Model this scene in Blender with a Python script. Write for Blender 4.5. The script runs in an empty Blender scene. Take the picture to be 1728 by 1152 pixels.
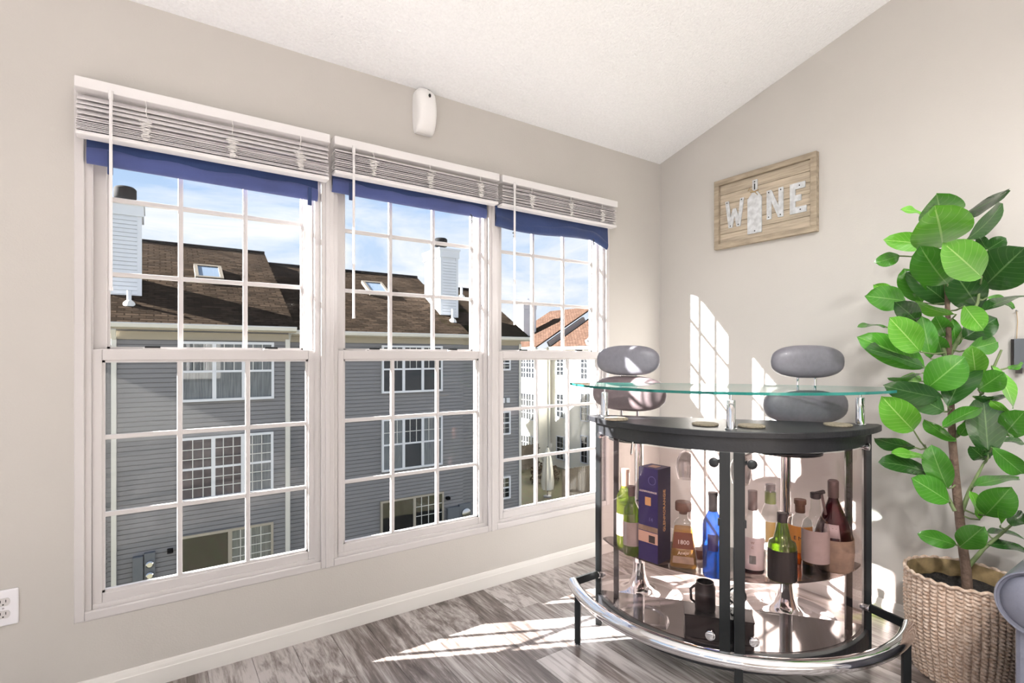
import bpy, bmesh, math, random
from mathutils import Vector, Matrix
random.seed(7)
scn = bpy.context.scene
COL = scn.collection
# ------------------------------------------------------------------ camera
F, CX, CY = 884.0, 864.0, 600.0          # focal length / principal point in 1728x1152 pixels
YAW = math.radians(34.34); EYE = 1.19
D, W = 2.30, 2.75                         # window wall plane y = D, right wall plane x = W
cam = bpy.data.cameras.new('camera'); camo = bpy.data.objects.new('camera', cam); COL.objects.link(camo)
camo.location = (0, 0, EYE); camo.rotation_euler = (math.pi/2, 0, -YAW)
cam.sensor_fit = 'HORIZONTAL'; cam.sensor_width = 36; cam.lens = F/1728*36; cam.shift_y = 24/1728
cam.clip_start = .02; cam.clip_end = 400
scn.camera = camo
vs = scn.view_settings
vs.view_transform = 'Standard'; vs.look = 'None'; vs.gamma = 1; vs.use_curve_mapping = False
vs.exposure = 0.42
# ------------------------------------------------------------------ sky and sun
SUN = Vector((1, -.49, -.54)).normalized()
def make_world():
    w = bpy.data.worlds.new('world'); scn.world = w; w.use_nodes = True
    nt = w.node_tree; nt.nodes.clear(); N = nt.nodes.new; L = nt.links.new
    out = N('ShaderNodeOutputWorld'); bg = N('ShaderNodeBackground'); bg.inputs[1].default_value = .86
    tc = N('ShaderNodeTexCoord'); sep = N('ShaderNodeSeparateXYZ'); L(tc.outputs['Generated'], sep.inputs[0])
    rp = N('ShaderNodeValToRGB'); L(sep.outputs[2], rp.inputs[0])
    e = rp.color_ramp.elements
    e[0].position = 0.0; e[0].color = (.74, .82, .93, 1); e[1].position = .62; e[1].color = (.30, .49, .82, 1)
    m = e.new(.22); m.color = (.52, .69, .93, 1)
    mp = N('ShaderNodeMapping'); mp.inputs['Scale'].default_value = (1.2, 1.2, 4.6); mp.inputs['Rotation'].default_value = (.12, -.16, .4)
    L(tc.outputs['Generated'], mp.inputs[0])
    nz = N('ShaderNodeTexNoise'); nz.inputs['Scale'].default_value = 2.3; nz.inputs['Detail'].default_value = 9; nz.inputs['Roughness'].default_value = .62
    nz.inputs['Distortion'].default_value = .7
    L(mp.outputs[0], nz.inputs['Vector'])
    cr = N('ShaderNodeValToRGB'); cr.color_ramp.elements[0].position = .40; cr.color_ramp.elements[1].position = .62
    cr.color_ramp.elements[1].color = (.92, .92, .92, 1)
    L(nz.outputs[0], cr.inputs[0])
    mx = N('ShaderNodeMixRGB'); mx.inputs[2].default_value = (1.0, 1.0, 1.0, 1)
    L(cr.outputs[0], mx.inputs[0]); L(rp.outputs[0], mx.inputs[1]); L(mx.outputs[0], bg.inputs[0]); L(bg.outputs[0], out.inputs[0])
make_world()
sl = bpy.data.lights.new('sun', 'SUN'); sl.energy = 66; sl.angle = math.radians(.53); sl.color = (1, .97, .93)
so = bpy.data.objects.new('sun', sl); COL.objects.link(so)
so.rotation_euler = SUN.to_track_quat('-Z', 'Y').to_euler(); so.location = (-8, 6, 8)
FILL_LAMP = 32.0                               # watts of each of two uplighters added out of view as fill

SPOT = 16.0                               # sets the power of the ceiling spotlights added to brighten the right wall

# ------------------------------------------------------------------ pixel -> place
AX = Vector((math.sin(YAW), math.cos(YAW), 0)); RT = Vector((math.cos(YAW), -math.sin(YAW), 0)); UP = Vector((0, 0, 1))
def ray(x, y): return AX + RT*((x-CX)/F) - UP*((y-CY)/F)
def P(x, y, axis, val):
    r = ray(x, y); o = Vector((0, 0, EYE)); t = (val-o[axis])/r[axis]; return o + r*t
def PD(x, y, depth): return Vector((0, 0, EYE)) + ray(x, y)*depth
# ------------------------------------------------------------------ materials
MATS = {}
def newmat(name):
    m = bpy.data.materials.new(name); m.use_nodes = True; nt = m.node_tree
    b = nt.nodes['Principled BSDF']; MATS[name] = m; return m, nt, b
def pm(name, col, rough=.5, metal=0, noise=None, bump=None, coat=0, spec=None, col2=None, stretch=(1, 1, 1), objrand=0, sheen=0):
    m, nt, b = newmat(name); N = nt.nodes.new; L = nt.links.new
    b.inputs['Base Color'].default_value = (*col, 1); b.inputs['Roughness'].default_value = rough; b.inputs['Metallic'].default_value = metal
    if coat: b.inputs['Coat Weight'].default_value = coat
    if sheen: b.inputs['Sheen Weight'].default_value = sheen
    if spec is not None: b.inputs['Specular IOR Level'].default_value = spec
    tc = N('ShaderNodeTexCoord'); mp = N('ShaderNodeMapping'); mp.inputs['Scale'].default_value = stretch; L(tc.outputs['Object'], mp.inputs[0])
    if noise:
        nz = N('ShaderNodeTexNoise'); nz.inputs['Scale'].default_value = noise[0]; nz.inputs['Detail'].default_value = 6; L(mp.outputs[0], nz.inputs['Vector'])
        mx = N('ShaderNodeMixRGB'); mx.inputs[1].default_value = (*col, 1)
        c2 = col2 or tuple(c*(1-noise[1]) for c in col); mx.inputs[2].default_value = (*c2, 1)
        rp = N('ShaderNodeValToRGB'); rp.color_ramp.elements[0].position = .35; rp.color_ramp.elements[1].position = .68
        L(nz.outputs[0], rp.inputs[0]); L(rp.outputs[0], mx.inputs[0]); last = mx.outputs[0]
        if objrand:
            oi = N('ShaderNodeObjectInfo'); hs = N('ShaderNodeHueSaturation'); mr = N('ShaderNodeMapRange')
            mr.inputs[3].default_value = 1-objrand; mr.inputs[4].default_value = 1+objrand
            L(oi.outputs['Random'], mr.inputs[0]); L(mr.outputs[0], hs.inputs['Value']); L(last, hs.inputs['Color']); last = hs.outputs[0]
        L(last, b.inputs['Base Color'])
    if bump:
        nb = N('ShaderNodeTexNoise'); nb.inputs['Scale'].default_value = bump[0]; nb.inputs['Detail'].default_value = 4; L(mp.outputs[0], nb.inputs['Vector'])
        bp = N('ShaderNodeBump'); bp.inputs['Strength'].default_value = bump[1]; bp.inputs['Distance'].default_value = bump[2] if len(bump) > 2 else .01
        L(nb.outputs[0], bp.inputs['Height']); L(bp.outputs[0], b.inputs['Normal'])
    return m
def glassy(name, tint, base=.045, graze=.85, rough=.01, body=None, bodyfac=0, rcol=(1, 1, 1)):
    """thin glass: tinted transparency + mirror reflection rising to grazing angles (+ a cloudy body)"""
    m = bpy.data.materials.new(name); m.use_nodes = True; nt = m.node_tree; nt.nodes.clear(); N = nt.nodes.new; L = nt.links.new
    out = N('ShaderNodeOutputMaterial'); tr = N('ShaderNodeBsdfTransparent'); tr.inputs[0].default_value = (*tint, 1)
    gl = N('ShaderNodeBsdfGlossy'); gl.inputs['Roughness'].default_value = rough; gl.inputs['Color'].default_value = (*rcol, 1)
    lw = N('ShaderNodeLayerWeight'); lw.inputs[0].default_value = .5
    pw = N('ShaderNodeMath'); pw.operation = 'POWER'; pw.inputs[1].default_value = 4; L(lw.outputs['Facing'], pw.inputs[0])
    ma = N('ShaderNodeMath'); ma.operation = 'MULTIPLY_ADD'; ma.inputs[1].default_value = graze; ma.inputs[2].default_value = base; L(pw.outputs[0], ma.inputs[0])
    mix = N('ShaderNodeMixShader'); L(ma.outputs[0], mix.inputs[0])
    first = tr.outputs[0]
    if body:
        df = N('ShaderNodeBsdfDiffuse'); df.inputs[0].default_value = (*body, 1); tl = N('ShaderNodeBsdfTranslucent'); tl.inputs[0].default_value = (*body, 1)
        ms = N('ShaderNodeMixShader'); ms.inputs[0].default_value = .6; L(df.outputs[0], ms.inputs[1]); L(tl.outputs[0], ms.inputs[2])
        m2 = N('ShaderNodeMixShader'); m2.inputs[0].default_value = bodyfac; L(tr.outputs[0], m2.inputs[1]); L(ms.outputs[0], m2.inputs[2]); first = m2.outputs[0]
    L(first, mix.inputs[1]); L(gl.outputs[0], mix.inputs[2]); L(mix.outputs[0], out.inputs[0])
    MATS[name] = m; return m
def emis(name, col, s):
    m, nt, b = newmat(name); b.inputs['Base Color'].default_value = (*col, 1); b.inputs['Emission Color'].default_value = (*col, 1); b.inputs['Emission Strength'].default_value = s; return m

pm('wall_paint', (.525, .50, .468), .62, noise=(3, .03), bump=(160, .12, .004))
pm('ceiling_popcorn', (.88, .89, .90), .9, noise=(90, .06), bump=(95, .55, .010))
pm('white_vinyl', (.57, .545, .54), .32)
pm('white_plastic', (.80, .79, .78), .3)
pm('white_trim', (.68, .66, .63), .35)
pm('blind_white', (.74, .72, .72), .45)
pm('blind_slat', (.74, .71, .72), .5, noise=(25, .12), stretch=(.2, 2, 2))
pm('cord', (.82, .80, .78), .7)
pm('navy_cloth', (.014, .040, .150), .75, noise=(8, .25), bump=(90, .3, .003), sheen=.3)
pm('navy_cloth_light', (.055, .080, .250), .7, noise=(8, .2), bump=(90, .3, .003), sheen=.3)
pm('black_plastic', (.008, .008, .009), .35)
pm('black_wood', (.010, .0105, .013), .42, noise=(30, .3), bump=(120, .25, .003))
pm('black_gloss', (.03, .028, .03), .10, coat=1)
MATS['black_gloss'].node_tree.nodes['Principled BSDF'].inputs['Coat IOR'].default_value = 1.8
pm('black_metal', (.014, .016, .017), .35, metal=.3)
pm('chrome', (.80, .80, .82), .07, metal=1)
pm('steel', (.55, .55, .56), .25, metal=1)
glassy('window_glass', (.95, .955, .96), base=.010, graze=.45)
glassy('tinted_glass', (.93, .86, .85), base=.02, graze=.5)
glassy('clear_glass', (.93, .95, .945), base=.05, graze=.8)
glassy('shelf_glass', (.33, .30, .29), base=.07, graze=.8)
glassy('top_glass', (.90, .95, .93), base=.05, graze=.85)
pm('glass_edge', (.02, .20, .17), .15)
glassy('wine_glass', (.90, .89, .89), base=.08, graze=.92)
pm('chair_grey', (.17, .165, .19), .42, noise=(60, .12), bump=(300, .15, .002), coat=.08)
pm('chair_brown', (.15, .115, .12), .42, noise=(60, .12), bump=(300, .15, .002), coat=.08)
pm('leather', (.16, .165, .21), .36, noise=(14, .15), bump=(180, .3, .003), coat=.15)
pm('cork', (.40, .32, .24), .8, noise=(180, .35))
pm('sign_wood', (.50, .42, .32), .75, noise=(7, .35), stretch=(8, 1, 14), bump=(60, .3, .003), objrand=.07)
pm('sign_frame', (.42, .345, .255), .75, noise=(9, .4), stretch=(6, 1, 6), bump=(60, .3, .003), objrand=.05)
pm('sign_white', (.62, .64, .66), .6, noise=(40, .3))
pm('twine', (.42, .30, .16), .9)
pm('basket', (.70, .56, .46), .7, noise=(85, .45), col2=(.45, .30, .21), bump=(240, .5, .003))
pm('basket_inner', (.30, .21, .10), .85, noise=(30, .4))
pm('soil', (.035, .03, .028), .95, noise=(90, .5), bump=(70, 1, .03))
pm('bark', (.20, .13, .095), .8, noise=(25, .45), bump=(60, .8, .01))
pm('twig', (.20, .27, .11), .6, noise=(25, .3))
pm('dark_wood', (.05, .04, .038), .55, noise=(20, .4), stretch=(1, 1, .2))
pm('outlet_white', (.76, .75, .78), .35)
pm('dark_hole', (.01, .01, .01), .6)
# outdoors
pm('siding', (.205, .20, .205), .6, noise=(3, .08), objrand=.03)
pm('siding_cream', (.72, .69, .60), .6, noise=(3, .05))
pm('siding_white', (.62, .64, .67), .55, noise=(3, .04))
pm('gutter', (.62, .60, .55), .5)
pm('soffit', (.34, .295, .22), .6)
pm('flue_black', (.004, .004, .0045), .8, spec=.1)
pm('meter_grey', (.12, .13, .145), .6)
pm('far_frame', (.66, .67, .70), .5)
pm('far_frame_tan', (.36, .32, .26), .6)
pm('far_grille', (.62, .61, .58), .6)
pm('curtain', (.42, .41, .38), .8, noise=(3, .45), stretch=(9, 9, .6))
pm('curtain_brown', (.14, .07, .05), .8, noise=(3, .5), stretch=(5, 5, 2))
pm('room_dark', (.012, .012, .013), .6, noise=(3, .4), spec=.2)
glassy('far_glass', (.80, .82, .84), base=.03, graze=.6)
pm('skylight', (.10, .13, .17), .2)
pm('skylight_frame', (.09, .075, .055), .6)
pm('grass', (.075, .085, .035), .95, noise=(3, .5), col2=(.10, .07, .045))
pm('fence_wood', (.16, .13, .10), .9, noise=(4, .4), stretch=(3, 3, .3), objrand=.1)
pm('bush', (.10, .06, .03), .9, noise=(3, .5))
def shingles(name, c1, c2):
    m, nt, b = newmat(name); N = nt.nodes.new; L = nt.links.new
    tc = N('ShaderNodeTexCoord'); br = N('ShaderNodeTexBrick'); br.inputs['Color1'].default_value = (*c1, 1); br.inputs['Color2'].default_value = (*c2, 1)
    br.inputs['Mortar'].default_value = (*[c*.35 for c in c1], 1); br.inputs['Scale'].default_value = 1; br.inputs['Mortar Size'].default_value = .02
    br.inputs['Brick Width'].default_value = .32; br.inputs['Row Height'].default_value = .14; br.inputs['Mortar Smooth'].default_value = .3
    L(tc.outputs['UV'], br.inputs[0])
    nz = N('ShaderNodeTexNoise'); nz.inputs['Scale'].default_value = 1.3; nz.inputs['Detail'].default_value = 5; L(tc.outputs['UV'], nz.inputs['Vector'])
    mx = N('ShaderNodeMixRGB'); mx.blend_type = 'MULTIPLY'; mx.inputs[0].default_value = .55
    L(br.outputs[0], mx.inputs[1]); L(nz.outputs[0], mx.inputs[2]); L(mx.outputs[0], b.inputs['Base Color'])
    bp = N('ShaderNodeBump'); bp.inputs['Strength'].default_value = .7; bp.inputs['Distance'].default_value = .02; bp.invert = True
    L(br.outputs['Fac'], bp.inputs['Height']); L(bp.outputs[0], b.inputs['Normal']); b.inputs['Roughness'].default_value = 1; b.inputs['Specular IOR Level'].default_value = 0
    return m
shingles('roof_brown', (.055, .040, .029), (.022, .0165, .0125)); shingles('roof_red', (.085, .052, .038), (.055, .033, .025))
def plank_mat():
    m, nt, b = newmat('plank'); N = nt.nodes.new; L = nt.links.new
    tc = N('ShaderNodeTexCoord'); oi = N('ShaderNodeObjectInfo')
    off = N('ShaderNodeVectorMath'); off.operation = 'ADD'; sc = N('ShaderNodeVectorMath'); sc.operation = 'SCALE'; sc.inputs['Scale'].default_value = 37
    cb = N('ShaderNodeCombineXYZ'); L(oi.outputs['Random'], cb.inputs[0]); L(oi.outputs['Random'], cb.inputs[1]); L(cb.outputs[0], sc.inputs[0])
    L(tc.outputs['Object'], off.inputs[0]); L(sc.outputs[0], off.inputs[1])
    def nz(scale, st, det=8, dist=0.0):
        mp = N('ShaderNodeMapping'); mp.inputs['Scale'].default_value = st; L(off.outputs[0], mp.inputs[0])
        n = N('ShaderNodeTexNoise'); n.inputs['Scale'].default_value = scale; n.inputs['Detail'].default_value = det; n.inputs['Roughness'].default_value = .65; n.inputs['Distortion'].default_value = dist
        L(mp.outputs[0], n.inputs['Vector']); return n
    a = nz(3.0, (7, .62, 1), 8, .55); c = nz(9, (10, .40, 1), 6, .4)
    add = N('ShaderNodeMath'); add.operation = 'MULTIPLY_ADD'; add.inputs[1].default_value = .55; L(c.outputs[0], add.inputs[0]); L(a.outputs[0], add.inputs[2])
    ad2 = N('ShaderNodeMath'); ad2.operation = 'MULTIPLY_ADD'; ad2.inputs[1].default_value = .20; L(oi.outputs['Random'], ad2.inputs[0]); L(add.outputs[0], ad2.inputs[2])
    rp = N('ShaderNodeValToRGB'); L(ad2.outputs[0], rp.inputs[0]); e = rp.color_ramp.elements
    e[0].position = .63; e[0].color = (.055, .040, .034, 1); e[1].position = 1.08 if False else 1.0; e[1].color = (.44, .405, .395, 1)
    m1 = e.new(.78); m1.color = (.145, .118, .107, 1); m2 = e.new(.90); m2.color = (.295, .264, .252, 1)
    L(rp.outputs[0], b.inputs['Base Color']); b.inputs['Roughness'].default_value = .33; b.inputs['Specular IOR Level'].default_value = .55
    bp = N('ShaderNodeBump'); bp.inputs['Strength'].default_value = .25; bp.inputs['Distance'].default_value = .003; L(c.outputs[0], bp.inputs['Height']); L(bp.outputs[0], b.inputs['Normal'])
plank_mat()
def leaf_mat(name, c1, c2, vein):
    m, nt, b = newmat(name); N = nt.nodes.new; L = nt.links.new
    uv = N('ShaderNodeTexCoord'); sp = N('ShaderNodeSeparateXYZ'); L(uv.outputs['UV'], sp.inputs[0])
    def math(op, a, bb=None, c=None):
        n = N('ShaderNodeMath'); n.operation = op
        for i, v in enumerate((a, bb, c)):
            if v is None: continue
            if isinstance(v, (int, float)): n.inputs[i].default_value = v
            else: L(v, n.inputs[i])
        return n.outputs[0]
    u = math('ABSOLUTE', math('SUBTRACT', sp.outputs[0], .5)); mid = math('LESS_THAN', u, .018)
    ph = math('MULTIPLY', math('SUBTRACT', sp.outputs[1], math('MULTIPLY', u, .55)), 9.0)
    fr = math('FRACT', ph); sv = math('MULTIPLY', math('LESS_THAN', fr, .10), .35)
    fac = math('MAXIMUM', mid, sv)
    nz = N('ShaderNodeTexNoise'); nz.inputs['Scale'].default_value = 3; L(uv.outputs['UV'], nz.inputs['Vector'])
    g = N('ShaderNodeMixRGB'); g.inputs[1].default_value = (*c1, 1); g.inputs[2].default_value = (*c2, 1); L(nz.outputs[0], g.inputs[0])
    mx = N('ShaderNodeMixRGB'); mx.inputs[2].default_value = (*vein, 1); L(fac, mx.inputs[0]); L(g.outputs[0], mx.inputs[1])
    oi = N('ShaderNodeObjectInfo'); hs = N('ShaderNodeHueSaturation'); mr = N('ShaderNodeMapRange'); mr.inputs[3].default_value = .8; mr.inputs[4].default_value = 1.2
    L(oi.outputs['Random'], mr.inputs[0]); L(mr.outputs[0], hs.inputs['Value']); L(mx.outputs[0], hs.inputs['Color'])
    L(hs.outputs[0], b.inputs['Base Color']); b.inputs['Roughness'].default_value = .22; b.inputs['Coat Weight'].default_value = .55
    tl = N('ShaderNodeBsdfTranslucent'); L(hs.outputs[0], tl.inputs[0]); ms = N('ShaderNodeMixShader'); ms.inputs[0].default_value = .25
    out = nt.nodes['Material Output']; L(b.outputs[0], ms.inputs[1]); L(tl.outputs[0], ms.inputs[2]); L(ms.outputs[0], out.inputs[0])
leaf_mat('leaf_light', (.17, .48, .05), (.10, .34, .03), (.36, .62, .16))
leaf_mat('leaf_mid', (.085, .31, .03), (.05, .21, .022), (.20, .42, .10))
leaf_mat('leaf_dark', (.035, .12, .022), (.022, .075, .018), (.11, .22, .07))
# ------------------------------------------------------------------ mesh builder
INV = {}
class MB:
    def __init__(s): s.v = []; s.f = []; s.uv = None
    def add(s, vs_, fs):
        o = len(s.v); s.v += [Vector(p) for p in vs_]; s.f += [tuple(i+o for i in f) for f in fs]; return s
    def box(s, x0, x1, y0, y1, z0, z1):
        return s.add([(x0,y0,z0),(x1,y0,z0),(x1,y1,z0),(x0,y1,z0),(x0,y0,z1),(x1,y0,z1),(x1,y1,z1),(x0,y1,z1)],
                     [(0,3,2,1),(4,5,6,7),(0,1,5,4),(1,2,6,5),(2,3,7,6),(3,0,4,7)])
    def obox(s, c, hx, hy, hz):
        """box from centre and three half-axis vectors"""
        c = Vector(c); hx = Vector(hx); hy = Vector(hy); hz = Vector(hz)
        q = [(-1,-1,-1),(1,-1,-1),(1,1,-1),(-1,1,-1),(-1,-1,1),(1,-1,1),(1,1,1),(-1,1,1)]
        return s.add([c+hx*a+hy*b+hz*d for a,b,d in q], [(0,3,2,1),(4,5,6,7),(0,1,5,4),(1,2,6,5),(2,3,7,6),(3,0,4,7)])
    def bar(s, a, b, w, h=None, up=(0,0,1)):
        a = Vector(a); b = Vector(b); d = b-a; L = d.length; d.normalize(); u = Vector(up)
        if abs(d.dot(u)) > .98: u = Vector((1,0,0))
        r = d.cross(u).normalized(); u = r.cross(d); h = h or w
        return s.obox((a+b)/2, d*L/2, r*w/2, u*h/2)
    def tube(s, pts, r, n=10, closed=False):
        pts = [Vector(p) for p in pts]; m = len(pts); rr = r if isinstance(r, (list, tuple)) else [r]*m
        o = len(s.v); ref = None
        for i, p in enumerate(pts):
            if closed: t = pts[(i+1) % m]-pts[i-1]
            else: t = pts[min(i+1, m-1)]-pts[max(i-1, 0)]
            t.normalize()
            if ref is None:
                ref = Vector((0,0,1)) if abs(t.z) < .9 else Vector((1,0,0))
            a = t.cross(ref)
            if a.length < 1e-5: a = t.cross(Vector((.3,1,.2)))
            a.normalize(); b = a.cross(t).normalized(); ref = b
            for k in range(n):
                g = 2*math.pi*k/n; s.v.append(p+a*math.cos(g)*rr[i]+b*math.sin(g)*rr[i])
        for i in range(m if closed else m-1):
            j = (i+1) % m
            for k in range(n):
                l = (k+1) % n; s.f.append((o+i*n+k, o+j*n+k, o+j*n+l, o+i*n+l))
        if not closed:
            s.f.append(tuple(o+k for k in range(n))); s.f.append(tuple(o+(m-1)*n+k for k in reversed(range(n))))
        return s
    def lathe(s, prof, c=(0,0,0), n=28, sx=1, sy=1, rot=0):
        c = Vector(c); o = len(s.v); m = len(prof)
        for r, z in prof:
            for k in range(n):
                g = 2*math.pi*k/n+rot; s.v.append(c+Vector((r*math.cos(g)*sx, r*math.sin(g)*sy, z)))
        for i in range(m-1):
            for k in range(n):
                l = (k+1) % n; s.f.append((o+i*n+k, o+i*n+l, o+(i+1)*n+l, o+(i+1)*n+k))
        if prof[0][0] > 1e-4: s.f.append(tuple(o+k for k in reversed(range(n))))
        if prof[-1][0] > 1e-4: s.f.append(tuple(o+(m-1)*n+k for k in range(n)))
        return s
    def prism(s, poly, z0, z1):
        n = len(poly); return s.add([(x,y,z0) for x,y in poly]+[(x,y,z1) for x,y in poly],
            [tuple(reversed(range(n))), tuple(range(n, 2*n))]+[(i, (i+1) % n, n+(i+1) % n, n+i) for i in range(n)])
    def prism_axis(s, poly, a0, a1, axis):
        """polygon in the two other axes extruded along axis (0=x: (y,z); 1=y: (x,z))"""
        n = len(poly)
        mk = (lambda p, a: (a, p[0], p[1])) if axis == 0 else (lambda p, a: (p[0], a, p[1]))
        return s.add([mk(p, a0) for p in poly]+[mk(p, a1) for p in poly],
            [tuple(reversed(range(n))), tuple(range(n, 2*n))]+[(i, (i+1) % n, n+(i+1) % n, n+i) for i in range(n)])
    def ellipsoid(s, c, ax, nu=24, nv=14, p=1.0):
        c = Vector(c); A = [Vector(a) for a in ax]; o = len(s.v)
        sg = lambda t: math.copysign(abs(t)**p, t)
        for i in range(nv+1):
            th = math.pi*i/nv
            for k in range(nu):
                g = 2*math.pi*k/nu
                s.v.append(c+A[0]*sg(math.sin(th))*sg(math.cos(g))+A[1]*sg(math.sin(th))*sg(math.sin(g))+A[2]*sg(math.cos(th)))
        for i in range(nv):
            for k in range(nu):
                l = (k+1) % nu; s.f.append((o+i*nu+k, o+(i+1)*nu+k, o+(i+1)*nu+l, o+i*nu+l))
        return s
    def build(s, name, mat, parent=None, smooth=None, bevel=0, local=False, fix=True):
        vs_ = s.v; loc = None
        if parent is not None:
            if not local:
                M = INV[parent]; vs_ = [M @ p for p in vs_]
        else:
            xs = [p.x for p in vs_]; ys = [p.y for p in vs_]; zs = [p.z for p in vs_]
            loc = Vector(((min(xs)+max(xs))/2, (min(ys)+max(ys))/2, min(zs))); vs_ = [p-loc for p in vs_]
        me = bpy.data.meshes.new(name); me.from_pydata([tuple(p) for p in vs_], [], s.f)
        if fix:
            bm = bmesh.new(); bm.from_mesh(me); bmesh.ops.remove_doubles(bm, verts=bm.verts, dist=1e-5); bmesh.ops.recalc_face_normals(bm, faces=bm.faces); bm.to_mesh(me); bm.free()
        if s.uv:
            ul = me.uv_layers.new(name='UVMap')
            for lp in me.loops: ul.data[lp.index].uv = s.uv[lp.vertex_index]
        me.materials.append(MATS[mat])
        if smooth is not None:
            for p in me.polygons: p.use_smooth = True
            me.set_sharp_from_angle(angle=math.radians(smooth))
        o = bpy.data.objects.new(name, me); COL.objects.link(o)
        if parent is not None: o.parent = parent; INV[o] = INV[parent]
        else: o.location = loc; INV[o] = Matrix.Translation(-loc)
        if bevel:
            md = o.modifiers.new('bevel', 'BEVEL'); md.width = bevel; md.segments = 2; md.limit_method = 'ANGLE'; md.angle_limit = math.radians(40)
        return o
def tag(o, label, cat, group=None):
    o['label'] = label; o['category'] = cat
    if group: o['group'] = group
    return o
def struct(o, label=None):
    o['kind'] = 'structure'
    if label: o['label'] = label
    return o
def root(name, loc=(0,0,0), rz=0):
    o = bpy.data.objects.new(name, None); COL.objects.link(o); o.location = loc; o.rotation_euler = (0,0,rz); o.empty_display_size = .05
    INV[o] = (Matrix.Translation(Vector(loc)) @ Matrix.Rotation(rz, 4, 'Z')).inverted(); return o
def thing(name, label, cat, loc=(0,0,0), rz=0, group=None): return tag(root(name, loc, rz), label, cat, group)
def inst(src, parent, loc, scale=(1,1,1), name=None, rot=None):
    c = src.copy(); COL.objects.link(c); c.parent = parent; c.location = loc; c.scale = scale
    if rot: c.rotation_euler = rot
    return c
_tc = {}
def text_mesh(txt, size, depth=.0008):
    """(verts, faces) of lettering centred on the origin in the xz plane, facing -y"""
    cu = bpy.data.curves.new('lettering', 'FONT'); cu.body = txt; cu.size = size; cu.extrude = depth; cu.align_x = 'CENTER'; cu.align_y = 'CENTER'; cu.resolution_u = 2
    ob = bpy.data.objects.new('lettering', cu); COL.objects.link(ob)
    dg = bpy.context.evaluated_depsgraph_get(); dg.update(); me = ob.evaluated_get(dg).to_mesh()
    vs_ = [Vector((v.co.x, -v.co.z, v.co.y)) for v in me.vertices]; fs = [tuple(p.vertices) for p in me.polygons]
    ob.evaluated_get(dg).to_mesh_clear(); bpy.data.objects.remove(ob); bpy.data.curves.remove(cu)
    return vs_, fs
def text_on_plane(mb, txt, size, c, right, up, depth=.0006):
    vs_, fs = text_mesh(txt, size, depth); right = Vector(right).normalized(); up = Vector(up).normalized(); nrm = right.cross(up); c = Vector(c)
    return mb.add([c+right*v.x+up*v.z-nrm*v.y for v in vs_], fs)
def text_on_cyl(mb, txt, size, c, r, ang, z, depth=.0006):
    """wrap lettering round a vertical cylinder (axis at c) centred on direction ang"""
    vs_, fs = text_mesh(txt, size, depth)
    out = []
    for v in vs_:
        a = ang+v.x/r; q = r-v.y+.0008; out.append((c[0]+q*math.cos(a), c[1]+q*math.sin(a), z+v.z))
    return mb.add(out, fs)
# ================================================================== the room
XL, YB, RY = -2.6, -4.3, -1.0             # left wall, back wall, ridge of the vaulted ceiling
ZC = 2.45; SL = .265                      # ceiling height over the windows, slope towards the ridge
ZR = ZC + SL*(D-RY); ZBK = ZR - SL*(RY-YB)
T = .14
fl = struct(MB().box(XL-T, W+T, YB-T, D+T, -.16, -.012).build('floor', 'dark_wood'), 'grey-brown weathered wood plank floor')
def planks():
    pw, pl_ = .152, 1.22
    m = MB().box(-.5*pw+.0008, .5*pw-.0008, .0008, pl_-.0008, -.012, 0); src = None
    x = W; k = 0
    base = fl.location
    while x > XL+.001:
        wd = min(pw, x-XL); xc = x-wd/2
        y1 = D; first = random.uniform(.25, 1.2)
        while y1 > YB+.001:
            ln = min(first if y1 == D else pl_, y1-YB); y0 = y1-ln
            if src is None:
                src = m.build('plank', 'plank', fl, local=True); src.modifiers.clear(); o = src
            else: o = src.copy(); COL.objects.link(o)
            o.parent = fl; o.location = Vector((xc, y0, 0))-base; o.scale = (wd/pw, ln/pl_, 1)
            y1 = y0
        x -= wd; k += 1
planks()
WX0, WX1, WZ0, WZ1 = -.224, 2.288, .283, 2.106       # opening that holds the three windows
struct(MB().box(XL-T, WX0, D, D+T, 0, ZC+.05).box(WX1, W+T, D, D+T, 0, ZC+.05).box(WX0, WX1, D, D+T, 0, WZ0).box(WX0, WX1, D, D+T, WZ1, ZC+.05).build('wall_front', 'wall_paint'), 'beige painted wall that holds the three windows')
gable = [(YB-T, 0), (D, 0), (D, ZC), (RY, ZR), (YB-T, ZBK-SL*T)]
struct(MB().prism_axis(gable, W, W+T, 0).build('wall_right', 'wall_paint'), 'beige painted wall with the wooden sign')
zc_ = lambda y: ZR-SL*abs(y-RY)
LY0, LY1, LZ = -3.4, 1.9, 2.2                          # patio doors added to the unseen left wall to let in fill light
struct(MB().prism_axis([(YB-T, 0), (LY0, 0), (LY0, zc_(LY0)), (YB-T, zc_(YB-T))], XL-T, XL, 0).prism_axis([(LY1, 0), (D, 0), (D, ZC), (LY1, zc_(LY1))], XL-T, XL, 0).prism_axis([(LY0, LZ), (LY1, LZ), (LY1, zc_(LY1)), (RY, ZR), (LY0, zc_(LY0))], XL-T, XL, 0).build('wall_left', 'wall_paint'))
def patio():
    r = root('added_door_1', (XL-.07, (LY0+LY1)/2, 0)); struct(r, 'white glazed patio doors added to the unseen left wall for fill light')
    n = 4; w = (LY1-LY0)/n
    for k in range(n):
        a = LY0+w*k; b = a+w; x0, x1 = XL-.10, XL-.05
        f = MB().box(x0, x1, a, a+.07, 0, LZ).box(x0, x1, b-.07, b, 0, LZ).box(x0, x1, a+.07, b-.07, 0, .09).box(x0, x1, a+.07, b-.07, LZ-.07, LZ).build('door_frame', 'white_vinyl', r)
        MB().box(XL-.077, XL-.073, a+.07, b-.07, .09, LZ-.07).build('pane', 'window_glass', f)
patio()
struct(MB().box(XL, W, YB-T, YB, 0, ZBK).build('wall_back', 'wall_paint'))
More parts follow.
